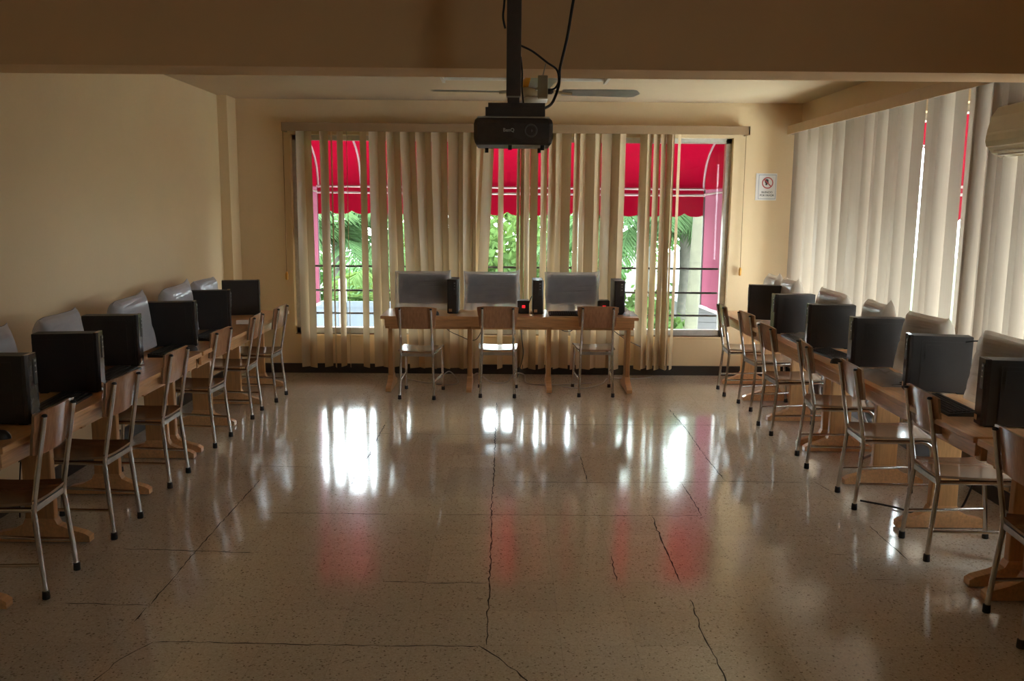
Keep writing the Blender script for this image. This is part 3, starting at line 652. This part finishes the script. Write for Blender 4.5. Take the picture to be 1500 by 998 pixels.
for p, r, wd, hd, sd, lab in (((1.14, 8.22), 0.3, 0.12, 0.3, 5, 'crumpled clear plastic bag at the right end of the back desk'),
                              ((2.28, 5.13), 0.0, 0.24, 0.5, 8, 'crumpled plastic over the keyboard by the third tower on the right'),
                              ((2.36, 6.70), 0.1, 0.25, 0.40, 9, 'crumpled clear plastic on the right desk behind the fourth tower'),
                              ((2.26, 7.38), 0.2, 0.20, 0.36, 10, 'crumpled clear plastic on the right desk behind the fifth tower')):
    def f(u, v):
        d = (1 - abs(2 * u - 1) ** 3) * (1 - abs(2 * v - 1) ** 3)
        return ((u - 0.5) * wd, (v - 0.5) * hd, 0.0015 + d * (0.046 + 0.03 * noise.noise(Vector((u * 5 + sd, v * 6, sd)))))
    o = MB().grid(f, 18, 20).build('plastic_bag', M['film']); o.location = (p[0], p[1], DT); o.rotation_euler = (0, 0, r); tag(o, lab, 'plastic', 'loose plastic on the desks')
def make_ups():
    root = thing('power_regulator', 'x', 'box')
    MB().box(-0.055, 0.055, 0.0, 0.14, 0.004, 0.125, bev=0.006).build('case', M['black'], root)
    MB().box(-0.012, 0.018, -0.003, 0.002, 0.055, 0.08, bev=0.001).build('indicator_light', M['led'], root)
    MB().box(-0.045, 0.045, 0.02, 0.12, 0.0, 0.004).build('foot', M['rubber'], root)
    return root
up0 = make_ups()
for i, (p, lab) in enumerate([((0.16, 8.22), 'black box with a red light right of the middle monitor'), ((0.93, 8.25), 'black box with a red light right of the right monitor')]):
    o = up0 if i == 0 else copy_tree(up0)
    o.location = (p[0], p[1], DT); o['label'] = lab; o['group'] = 'black boxes with red lights'
wa = thing('wireless_antenna', 'pair of thin black rod antennas behind the box with a red light', 'antenna', (0.17, 8.42, DT))
MB().box(-0.05, 0.05, -0.02, 0.02, 0, 0.03, bev=0.004).build('base', M['black'], wa)
for s, t in ((-0.035, -0.02), (0.03, 0.09)): MB().tube([(s, 0, 0.03), (s + t * 0.4, 0, 0.13), (s + t, 0, 0.22)], [0.006, 0.005, 0.004], 8).build('rod', M['black'], wa)

# ------------------------------------------------------------------ cables
def cable(name, pts, r, m, lab, grp=None, cat='cable'):
    o = MB().tube(smooth_path(pts, 8), r, 8).build(name, m); tag(o, lab, cat, grp); return o
cable('power_cable', [(-1.0, 8.60, 0.02), (-0.75, 8.45, 0.012), (-0.62, 8.40, 0.10), (-0.55, 8.42, 0.13), (-0.47, 8.42, 0.03), (-0.55, 8.36, 0.012), (-0.68, 8.38, 0.012)], 0.006, M['cable_w'], 'grey looped cable on the floor under the left of the back desk')
cable('power_cable', [(-0.35, 8.62, 0.02), (-0.28, 8.5, 0.10), (-0.15, 8.48, 0.02), (0.0, 8.5, 0.012), (0.09, 8.5, 0.10), (0.18, 8.5, 0.09), (0.22, 8.45, 0.012), (0.5, 8.4, 0.010), (0.85, 8.5, 0.01)], 0.006, M['cable_w'], 'grey cable curling on the floor under the middle of the back desk')
cable('power_cable', [(0.55, 8.3, 0.012), (0.75, 8.25, 0.010), (0.95, 8.45, 0.012), (1.05, 8.7, 0.02), (1.3, 8.72, 0.012), (1.5, 8.76, 0.02)], 0.006, M['cable_w'], 'grey cable on the floor under the right of the back desk')
cable('power_cable', [(0.95, 8.42, 0.70), (1.02, 8.44, 0.58), (1.17, 8.5, 0.46), (1.35, 8.62, 0.36)], 0.004, M['cable_b'], 'thin black cable slanting from the right end of the back desk')
cable('power_cable', [(0.45, 8.45, 0.68), (0.52, 8.46, 0.56), (0.64, 8.46, 0.54), (0.73, 8.45, 0.68)], 0.004, M['cable_b'], 'thin black cable sagging under the right half of the back desk')
cable('power_cable', [(0.14, 8.62, 0.72), (0.15, 8.60, 0.5), (0.17, 8.58, 0.28), (0.13, 8.55, 0.12), (0.10, 8.5, 0.012)], 0.005, M['cable_b'], 'black cable hanging straight down beside the middle chair of the back desk')
cable('power_cable', [(-0.62, 8.545, 0.70), (-0.60, 8.56, 0.55), (-0.48, 8.58, 0.47), (-0.30, 8.57, 0.43), (-0.20, 8.545, 0.66)], 0.004, M['cable_b'], 'thin cable drooping under the left half of the back desk')
cable('power_cable', [(2.62, 4.62, 0.60), (2.66, 4.7, 0.35), (2.60, 4.75, 0.05), (2.45, 4.72, 0.010), (2.30, 4.90, 0.010), (2.14, 5.02, 0.010)], 0.006, M['cable_b'], 'dark cable curving on the floor under the middle right desk')
cable('power_cable', [(2.60, 5.82, 0.66), (2.52, 5.85, 0.50), (2.45, 5.80, 0.36), (2.50, 5.70, 0.22), (2.55, 5.75, 0.12), (2.5, 5.9, 0.01)], 0.010, M['cable_w'], 'bundle of pale cable under the middle right desk at its far end')
cable('power_cable', [(2.58, 6.60, 0.66), (2.48, 6.62, 0.5), (2.42, 6.55, 0.34), (2.5, 6.45, 0.2), (2.6, 6.4, 0.02)], 0.010, M['cable_w'], 'bundle of pale cable under the far right desk')
cable('power_cable', [(-2.45, 4.40, 0.66), (-2.52, 4.45, 0.55), (-2.6, 4.55, 0.45), (-2.66, 4.6, 0.2), (-2.70, 4.65, 0.01)], 0.004, M['cable_b'], 'thin dark cable under the near left desk')
cable('power_cable', [(2.50, 4.66, DT + 0.30), (2.56, 4.62, DT + 0.31), (2.60, 4.60, DT + 0.26), (2.61, 4.60, DT + 0.1), (2.63, 4.62, DT + 0.006)], 0.004, M['cable_b'], 'black cable leaving the back of the second tower on the right')

# ------------------------------------------------------------------ projector on its ceiling pole
PY = 3.30
pj = thing('ceiling_projector', 'black projector hanging from a black pole in front of the beam', 'projector', (0.02, PY, 0))
bd = MB()
out_ = [(-0.142, -0.10), (-0.128, -0.116), (0.0, -0.124), (0.128, -0.116), (0.142, -0.10), (0.142, 0.095), (0.125, 0.11), (-0.125, 0.11), (-0.142, 0.095)]
prf = [(-0.052, 0.93), (-0.045, 0.97), (-0.03, 1.0), (0.022, 1.0), (0.036, 0.97), (0.045, 0.90), (0.050, 0.8)]
nn_ = len(out_); vs = []; fs = []
for (h, s) in prf: vs += [(x * (s if abs(x) > 0.1 else 1), y * s, h + 2.015) for x, y in out_]
for i in range(len(prf) - 1):
    for k in range(nn_): fs.append((i * nn_ + k, i * nn_ + (k + 1) % nn_, (i + 1) * nn_ + (k + 1) % nn_, (i + 1) * nn_ + k))
fs.append(tuple(reversed(range(nn_)))); fs.append(tuple(range((len(prf) - 1) * nn_, len(prf) * nn_)))
bd.add(vs, fs)
body = bd.build('housing', M['charcoal'], pj)
ln = MB().lathe([(0.020, 0.0), (0.024, -0.012), (0.019, -0.014), (0.016, -0.004), (0.010, -0.003), (0.006, -0.008)], (0.062, -0.112, 2.012), 'Y', 24).build('lens', M['lensring'], body)
text_obj('BenQ', 0.017, 'logo', M['logo'], body, Matrix.Translation((-0.017, -0.1245, 2.013)) @ Matrix.Rotation(PI / 2, 4, 'X'))
MB().box(-0.128, 0.128, -0.118, -0.112, 2.056, 2.061).build('top_seam', M['silver'], body)
for x, y in ((-0.012, -0.09), (0.105, -0.09), (-0.1, 0.08), (0.1, 0.08)): MB().lathe([(0.007, 0.0), (0.007, 0.018)], (x, y, 1.946), seg=12).build('foot', M['rubber'], pj)
MB().box(-0.102, 0.115, -0.06, 0.075, 2.068, 2.10, bev=0.002).box(-0.092, 0.115, -0.055, 0.07, 2.098, 2.116, bev=0.002).box(-0.06, -0.04, -0.05, 0.05, 2.05, 2.07).box(0.06, 0.08, -0.05, 0.05, 2.05, 2.07).build('mount_plate', M['charcoal'], pj)
MB().box(-0.022, 0.022, -0.022, 0.022, 2.11, 2.14, bev=0.002).build('swivel_joint', M['charcoal'], pj)
MB().box(-0.025, 0.025, -0.025, 0.025, 2.138, 2.143).build('joint_collar', M['silver'], pj)
MB().box(-0.0265, 0.0265, -0.0265, 0.0265, 2.143, ZC, bev=0.002).build('pole', M['charcoal'], pj)
cable('projector_cable', [(0.30, 3.40, ZC), (0.262, 3.40, 2.62), (0.24, 3.40, 2.50), (0.222, 3.42, 2.38), (0.198, 3.44, 2.27), (0.196, 3.44, 2.23), (0.19, 3.42, 2.19), (0.165, 3.38, 2.13), (0.13, 3.34, 2.105)], 0.0055, M['cable_b'], 'black cable hanging from the ceiling down to the projector')
cable('projector_cable', [(0.046, 3.33, 2.33), (0.09, 3.36, 2.315), (0.145, 3.40, 2.283), (0.185, 3.43, 2.26), (0.193, 3.44, 2.22), (0.18, 3.45, 2.195), (0.158, 3.47, 2.19)], 0.004, M['cable_b'], 'black cable looping from the projector pole to the small adapter')
cable('projector_cable', [(0.046, 3.33, 2.29), (0.052, 3.36, 2.24), (0.052, 3.36, 2.18), (0.058, 3.34, 2.118)], 0.0035, M['cable_b'], 'short thin black cable running down beside the projector pole')
cable('projector_cable', [(-0.009, 3.29, 2.60), (-0.016, 3.28, 2.47), (-0.020, 3.275, 2.42), (-0.012, 3.28, 2.38)], 0.004, M['cable_b'], 'black cable bulging from the left side of the projector pole')
ad = thing('cable_adapter', 'beige adapter box dangling on a thin wire behind the projector pole', 'adapter', (0.135, 3.50, 2.205))
MB().box(-0.02, 0.02, -0.015, 0.015, -0.043, 0.043, bev=0.004).build('case', M['beige'], ad)
MB().lathe([(0.012, 0.0), (0.011, 0.016), (0.004, 0.022)], (0.02, 0, -0.016), 'X', 12).build('plug', M['black'], ad)
MB().tube([(0.0, 0, 0.043), (0.006, 0, 0.07), (0.010, -0.02, 0.085)], 0.0018, 6).build('wire', M['cable_w'], ad)

# ------------------------------------------------------------------ ceiling fan, lamp, air conditioner
fn = thing('ceiling_fan', 'ceiling fan with grey blades and amber motor behind the beam', 'fan', (0.165, 5.4, 0))
MB().tube([(0, 0, ZC), (0, 0, 2.53)], 0.012, 12).build('downrod', M['white'], fn)
MB().lathe([(0.02, 0.0), (0.06, -0.02), (0.065, -0.05)], (0, 0, ZC), seg=24).build('canopy', M['white'], fn)
MB().lathe([(0.02, 2.535), (0.05, 2.52), (0.085, 2.49), (0.095, 2.455), (0.09, 2.445)], seg=28).build('motor', M['brass'], fn)
MB().lathe([(0.092, 2.446), (0.088, 2.42), (0.07, 2.40), (0.06, 2.395)], seg=28).build('flywheel', M['beige'], fn)
MB().lathe([(0.058, 2.396), (0.075, 2.385), (0.07, 2.365), (0.03, 2.352)], seg=28).build('bottom_cap', M['white'], fn)
for a in (0.05, PI / 2 + 0.05, PI + 0.05, 3 * PI / 2 + 0.05):
    bl = MB()
    def f(u, v, a=a):
        r = 0.16 + 0.475 * u; w = 0.055 + 0.018 * u; w *= min(1, math.sqrt(max(0, 1 - ((u - 0.86) / 0.14) ** 2)) if u > 0.86 else 1)
        q = (v - 0.5) * 2 * w; tilt = -0.16
        x, y, z = r, q * math.cos(tilt), 2.428 + q * math.sin(tilt)
        return (x * math.cos(a) - y * math.sin(a), x * math.sin(a) + y * math.cos(a), z)
    top = MB().grid(f, 16, 4); bl.add(top.v, top.f, 0, True); bl.add([(v[0], v[1], v[2] - 0.005) for v in top.v], top.f, 0, True)
    b_ = bl.build('blade', M['blade'], fn)
    ca, sa = math.cos(a), math.sin(a)
    MB().tube([(0.07 * ca, 0.07 * sa, 2.432), (0.22 * ca, 0.22 * sa, 2.420)], 0.011, 8).build('blade_bracket', M['beige'], b_)
lf = thing('ceiling_light', 'long unlit white ceiling lamp behind the beam', 'lamp', (0.13, 6.95, 0))
MB().box(-0.64, 0.64, -0.24, 0.24, 2.755, ZC, bev=0.004).build('housing', M['ceil'], lf)
for x in (-0.655, 0.632): MB().box(x, x + 0.023, -0.25, 0.25, 2.715, ZC).build('end_plate', M['white'], lf)
for y in (-0.12, 0.12): MB().tube([(-0.63, y, 2.735), (0.63, y, 2.735)], 0.016, 12).build('tube', M['white'], lf)
ac = thing('air_conditioner', 'cream wall air conditioner before the right blind, cut by the frame', 'air conditioner', (0, 0, 0))
prof = [(2.96, 2.35), (2.86, 2.345), (2.80, 2.325), (2.765, 2.27), (2.748, 2.19), (2.745, 2.14), (2.755, 2.11), (2.785, 2.07), (2.84, 2.045), (2.96, 2.045)]
MB().prism([(x, z) for x, z in prof], 'Y', 4.22, 5.10, bev=0.006).build('housing', M['acwhite'], ac)
MB().prism([(2.748, 2.185), (2.741, 2.17), (2.738, 2.135), (2.748, 2.105), (2.765, 2.10), (2.77, 2.18)], 'Y', 4.23, 5.092).build('front_flap', M['acwhite'], ac)
MB().box(2.775, 2.79, 4.27, 5.06, 2.074, 2.083).box(2.80, 2.82, 4.27, 5.06, 2.055, 2.062).build('louver', M['white'], ac)

# ------------------------------------------------------------------ wall sign
sg = thing('wall_sign', 'white paper sign with a red prohibition circle right of the back window', 'sign', (2.64, YB - 0.004, 1.962))
MB().box(-0.107, 0.107, -0.002, 0.004, -0.136, 0.136).build('sheet', M['paper'], sg)
MB().box(-0.078, 0.098, -0.003, -0.002, 0.118, 0.1215).box(-0.078, 0.098, -0.003, -0.002, -0.1215, -0.118).box(-0.0795, -0.076, -0.003, -0.002, -0.1215, 0.1215).box(0.0945, 0.098, -0.003, -0.002, -0.1215, 0.1215).build('border', M['signink2'], sg)
ci = MB(); nseg = 40
for k in range(nseg):
    a0, a1 = 2 * PI * k / nseg, 2 * PI * (k + 1) / nseg
    ci.add([(0.012 + r * math.cos(a), -0.0035, 0.040 + r * math.sin(a)) for r, a in ((0.047, a0), (0.058, a0), (0.058, a1), (0.047, a1))], [(0, 1, 2, 3)])
d = 0.035; ci.add([(0.012 + d - 0.004, -0.0035, 0.040 - d - 0.004), (0.012 + d + 0.004, -0.0035, 0.040 - d + 0.004), (0.012 - d + 0.004, -0.0035, 0.040 + d + 0.004), (0.012 - d - 0.004, -0.0035, 0.040 + d - 0.004)], [(0, 1, 2, 3)])
ci.build('prohibition_circle', M['signred'], sg)
hd = [(-0.016, 0.032), (-0.004, 0.036), (0.012, 0.030), (0.016, 0.018), (0.014, 0.008), (0.020, 0.000), (0.014, -0.003), (0.015, -0.010), (0.010, -0.016), (0.003, -0.016), (0.003, -0.028), (-0.016, -0.026), (-0.014, -0.010), (-0.022, 0.002), (-0.024, 0.018)]
MB().add([(0.006 + x, -0.003, 0.044 + z) for x, z in hd], [tuple(range(len(hd)))]).build('head_symbol', M['signink'], sg)
text_obj('SILENCIO', 0.027, 'lettering', M['signink'], sg, Matrix.Translation((0.010, -0.003, -0.055)) @ Matrix.Rotation(PI / 2, 4, 'X'))
text_obj('POR FAVOR', 0.027, 'lettering', M['signink'], sg, Matrix.Translation((0.010, -0.003, -0.086)) @ Matrix.Rotation(PI / 2, 4, 'X'))

# ------------------------------------------------------------------ outside: awnings
AC_ = [(0.22, 2.80), (0.6, 2.62), (0.88, 2.49), (1.09, 2.40), (1.25, 2.29), (1.34, 2.17), (1.385, 2.04), (1.39, 1.955)]
ap = smooth_path([(0, y, z) for y, z in AC_], 3)
def awning(label, loc, rz, AX0, AX1, ribs, sides=True):
    aw = thing('awning', label, 'awning', loc, rz)
    def f(u, v):
        k = v * (len(ap) - 1); i = min(int(k), len(ap) - 2); p = ap[i].lerp(ap[i + 1], k - i)
        return (AX0 + (AX1 - AX0) * u, p.y, p.z)
    MB().grid(f, 12, len(ap) - 1).build('canopy', M['awn'], aw)
    n = 240; vs = []
    for i in range(n + 1):
        x = AX0 + (AX1 - AX0) * i / n; ph = (x / 0.262) % 1.0
        zb = 1.695 - 0.058 * math.sqrt(max(0, 1 - (2 * ph - 1) ** 2))
        vs += [(x, 1.39 + 0.01 * math.sin(x * 9), 1.955), (x, 1.392 + 0.012 * math.sin(x * 9), zb)]
    MB().add(vs, [(2 * i, 2 * i + 1, 2 * i + 3, 2 * i + 2) for i in range(n)]).build('valance', M['awn'], aw)
    for X in ((AX0, AX1) if sides else ()):
        poly = [(X, p.y, p.z) for p in ap] + [(X, 0.22, 1.955)]
        MB().add(poly, [tuple(range(len(poly)))]).build('side_panel', M['awn'], aw)
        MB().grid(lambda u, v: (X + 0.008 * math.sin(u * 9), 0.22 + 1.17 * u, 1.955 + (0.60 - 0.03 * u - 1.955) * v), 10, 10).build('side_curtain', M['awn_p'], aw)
        for za, zb, r_ in ((0.61, 0.575, 0.02), (1.92, 1.90, 0.013)): MB().tube([(X, 0.22, za), (X, 1.39, zb)], r_, 8).build('piping', M['piping'], aw)
        MB().tube([(X, 1.39, 1.95), (X, 1.385, 0.57)], 0.014, 8).build('post', M['bar'], aw)
    for X in ribs: MB().tube([(X, p.y - 0.015, p.z - 0.015) for p in ap], 0.013, 8).build('rib', M['piping'], aw)
    for z in (1.962, 1.89): MB().tube([(AX0, 1.375, z), (AX1, 1.375, z)], 0.014, 8).build('front_bar', M['piping'], aw)
awning('red barrel awning with white piping and scalloped edge outside the back window', (0, YB, 0), 0, -2.24, 2.33, (-2.22, -1.72, -0.215, 1.29, 2.31))
awning('red awning glimpsed through the narrow gaps of the long right blind', (XR, 0, 0), -PI / 2, -8.75, -3.57, (-8.73, -7.2, -5.7, -4.2, -3.59), False)

# ------------------------------------------------------------------ outside: garden
GZ = -3.2
g = MB().box(-60, 70, 9.4, 90, GZ - 0.1, GZ).build('ground', M['grass']); struct(g, 'green lawn below the windows outside')
g2 = MB().box(3.4, 70, -40, 9.4, GZ - 0.1, GZ).build('ground', M['paving']); struct(g2, 'unseen paving outside the right windows, made pale to bounce daylight in')
def bush(loc, rad, h, n, m, seed, lab, grp, ls=0.10):
    rr = random.Random(seed); mb = MB(); root = thing('bush' if h < 4 else 'tree', lab, 'bush' if h < 4 else 'tree', loc, 0, grp)
    for i in range(n):
        while True:
            p = Vector((rr.uniform(-1, 1), rr.uniform(-1, 1), rr.uniform(-1, 1)))
            if 0.25 < p.length < 1: break
        lump = 0.75 + 0.35 * noise.noise(p * 2.2 + Vector((seed, 0, 0)))
        c = Vector((p.x * rad * lump, p.y * rad * lump, h * 0.55 + p.z * h * 0.45 * lump))
        d = Vector((rr.gauss(0, 1), rr.gauss(0, 1), rr.gauss(0, 0.7))).normalized(); e = d.orthogonal().normalized(); e.rotate(Matrix.Rotation(rr.uniform(0, 6.28), 3, d))
        l = ls * rr.uniform(0.6, 1.5); w_ = e.cross(d).normalized() * l * 0.32
        mb.add([c - e * l * 0.5, c + w_, c + e * l * 0.6, c - w_], [(0, 1, 2, 3)])
    mb.build('foliage', m, root)
    MB().tube([(0, 0, 0), (0.05, 0.03, h * 0.3), (0, 0, h * 0.6)], [0.10 * rad, 0.07 * rad, 0.03 * rad], 8).build('trunk', M['bark'], root)
    return root
def palm(loc, ht, nf, fl, m, seed, lab, tr=0.12, tm='bark'):
    rr = random.Random(seed); root = thing('palm_tree', lab, 'palm', loc, 0, 'palms outside the back window'); mb = MB()
    for k in range(nf):
        a = 2 * PI * k / nf + rr.uniform(-0.2, 0.2); el = rr.uniform(0.1, 1.25); Lf = fl * rr.uniform(0.75, 1.1); pts = []
        for i in range(13):
            t = i / 12; pts.append(Vector((math.cos(a) * Lf * t * math.cos(el) * 1.0, math.sin(a) * Lf * t * math.cos(el), ht + Lf * (math.sin(el) * t - (0.55 + 0.25 * math.cos(el)) * t * t))))
        mb.tube(pts, [0.022 * (1 - i / 13) + 0.004 for i in range(13)], 5)
        for i in range(1, 36):
            t = i / 36; q = t * 12; j = min(int(q), 11); p = pts[j].lerp(pts[j + 1], q - j); tg = (pts[j + 1] - pts[j]).normalized()
            sd = tg.cross(Vector((0, 0, 1))).normalized()
            for s in (-1, 1):
                l = Lf * 0.30 * (1 - abs(2 * t - 0.9) ** 2 * 0.7); dr = (sd * s * 0.8 + tg * 0.6 + Vector((0, 0, -0.45 + rr.uniform(-0.2, 0.2)))).normalized(); wv = tg * 0.022
                mid = p + dr * l * 0.5; mb.add([p - wv, p + wv, mid + wv * 1.1, p + dr * l - Vector((0, 0, l * 0.12)), mid - wv * 1.1], [(0, 1, 2, 3, 4)])
    mb.build('fronds', m, root)
    n = 14; MB().tube([(0.03 * math.sin(i * 0.7), 0, ht * i / n) for i in range(n + 1)], [tr * (1.15 - 0.3 * i / n) * (1.0 if i % 2 else 1.05) for i in range(n + 1)], 12).build('trunk', M[tm], root)
    return root
palm((-3.0, 15.5, GZ), 4.3, 22, 2.6, M['leafC'], 1, 'blue-green palm beyond the left end of the back window')
palm((-1.9, 13.6, GZ), 3.3, 18, 2.2, M['leafB'], 2, 'light green palm beyond the left end of the back window')
palm((2.35, 15.0, GZ), 4.9, 22, 2.4, M['leafC'], 3, 'drooping palm seen in the narrow gap of the blind right of the desk')
palm((3.3, 16.2, GZ), 4.6, 22, 2.7, M['leafC'], 4, 'palm with drooping fronds behind the right clear pane')
palm((2.86, 13.2, GZ), 6.2, 16, 2.3, M['leafB'], 5, 'thick yellow-green palm trunk beside the pink awning curtain', 0.10, 'barky')
spec = [(-5.2, 19, 2.4, 5.6, 'leafA', 'broad dark green tree at the far left of the garden'), (-1.9, 20, 2.3, 5.2, 'leafB', 'light green tree behind the left palms'), (-0.2, 17, 1.9, 5.6, 'leafB', 'light green tree behind the middle gap of the blind'), (1.2, 21, 2.2, 5.8, 'leafA', 'dark green tree between the middle and right gaps'),
        (3.4, 20.5, 1.6, 2.7, 'leafB', 'bright green tree low behind the right gap of the blind'), (5.6, 21, 2.6, 6.6, 'leafA', 'tall dark green tree behind the right clear pane'), (8.2, 24, 2.8, 6.4, 'leafB', 'light green tree at the far right of the garden'), (-8.6, 23, 2.8, 6.2, 'leafB', 'light green tree beyond the far left corner')]
for i, (x, y, r_, h_, m_, lab) in enumerate(spec): bush((x, y, GZ), r_, h_, 5200, M[m_], 20 + i, lab, 'trees outside the back window', 0.17)
spec = [(2.45, 14.2, 1.05, 3.95, 'leafB', 'bright green bush under the right gap of the blind'), (5.4, 15.6, 0.9, 3.0, 'leafA', 'green bush right of the house with striped siding'), (-2.6, 17.0, 1.2, 3.4, 'leafA', 'green bush behind the blue-grey fence'), (0.3, 14.2, 1.0, 3.5, 'leafA', 'green bush beyond the middle gap of the blind')]
for i, (x, y, r_, h_, m_, lab) in enumerate(spec): bush((x, y, GZ), r_, h_, 7500, M[m_], 40 + i, lab, 'bushes outside the back window', 0.12)
hs = thing('house', 'pale house with striped siding outside the right clear pane', 'house', (4.35, 17.5, GZ))
sd_ = MB()
for k in range(16): sd_.prism([(0.0, 0.19 * k), (0.0, 0.19 * k + 0.18), (-0.012, 0.19 * k + 0.18), (-0.045, 0.19 * k)], 'X', -0.62, 3.2)
sd_.box(-0.62, 3.2, 0.0, 3.0, 0, 3.04); sd_.build('siding', M['siding'], hs)
MB().prism([(-0.3, 3.0), (3.3, 3.0), (1.5, 4.0)], 'X', -0.8, 3.4).build('roof', M['extwall'], hs)
ho = thing('house', 'plain white house wall far behind the narrow right gap', 'house', (5.2, 34, GZ))
MB().box(-0.75, 0.3, 0, 3, 0, 3.5).build('wall', M['extwall'], ho); MB().prism([(-0.4, 3.5), (3.4, 3.5), (1.5, 3.75)], 'X', -0.85, 0.4).build('roof', M['siding'], ho)
fe = thing('garden_fence', 'blue-grey panel fence with white posts beyond the left panes', 'fence', (0, 12.4, GZ))
for k in range(3):
    x = -4.24 + k * 0.95
    MB().box(x + 0.06, x + 0.89, -0.02, 0.02, 0.3, 3.5).box(x + 0.06, x + 0.89, -0.04, 0.04, 3.5, 3.58).build('panel', M['fence'], fe)
    MB().box(x - 0.05, x + 0.05, -0.05, 0.05, 0, 3.9, bev=0.01).build('post', M['extwall'], fe)

# ------------------------------------------------------------------ light
wd = bpy.data.worlds.new('sky'); SC.world = wd; wd.use_nodes = True; nt = wd.node_tree; nt.nodes.clear()
bg = N(nt, 'ShaderNodeBackground'); bg.inputs['Color'].default_value = (0.86, 0.94, 1.0, 1); bg.inputs['Strength'].default_value = 21.0
wo = N(nt, 'ShaderNodeOutputWorld'); L(nt, bg.outputs[0], wo.inputs['Surface'])
def light(name, kind, energy, loc, rot, col=(1, 1, 1), size=None):
    l = bpy.data.lights.new(name, kind); l.energy = energy; l.color = col
    o = bpy.data.objects.new(name, l); COL.objects.link(o); o.location = loc; o.rotation_euler = rot
    return o
def portal(name, loc, rot, sx, sy):
    o = light(name, 'AREA', 1.0, loc, rot); o.data.shape = 'RECTANGLE'; o.data.size = sx; o.data.size_y = sy; o.data.cycles.is_portal = True
portal('window_portal', (0.045, 9.21, 1.43), (-PI / 2, 0, 0), 4.49, 2.04)
portal('window_portal', (XR + 0.21, -0.9, 2.35), (PI / 2, 0, PI / 2), 2.0, 0.30)
portal('window_portal', (3.18, 6.16, 1.47), (PI / 2, 0, PI / 2), 5.12, 1.94)

# ------------------------------------------------------------------ camera
pit, roll, yaw = 0.1532, 0.0085, 0.0067
c, s_ = math.cos(pit), math.sin(pit); cy, sy = math.cos(yaw), math.sin(yaw)
r0 = Vector((cy, -sy, 0)); f0 = Vector((sy * c, cy * c, -s_)); u0 = Vector((sy * s_, cy * s_, c))
Rv = r0 * math.cos(roll) + u0 * math.sin(roll); Uv = u0 * math.cos(roll) - r0 * math.sin(roll)
cam = bpy.data.cameras.new('camera'); co = bpy.data.objects.new('camera', cam); COL.objects.link(co)
mw = Matrix.Identity(4)
for i in range(3): mw[i][0] = Rv[i]; mw[i][1] = Uv[i]; mw[i][2] = -f0[i]
mw[2][3] = 1.745; co.matrix_world = mw
cam.sensor_width = 36; cam.sensor_fit = 'HORIZONTAL'; cam.lens = 1274.1 / 1500 * 36; cam.clip_start = 0.05; cam.clip_end = 300
SC.camera = co
SC.view_settings.view_transform = 'Standard'; SC.view_settings.look = 'None'; SC.view_settings.gamma = 1.0; SC.view_settings.use_curve_mapping = False
SC.view_settings.exposure = 0.27
SC.cycles.use_denoising = True
SC.cycles.max_bounces = 10; SC.cycles.diffuse_bounces = 7; SC.cycles.glossy_bounces = 5; SC.cycles.transparent_max_bounces = 24; SC.cycles.transmission_bounces = 6
SC.cycles.sample_clamp_indirect = 10.0
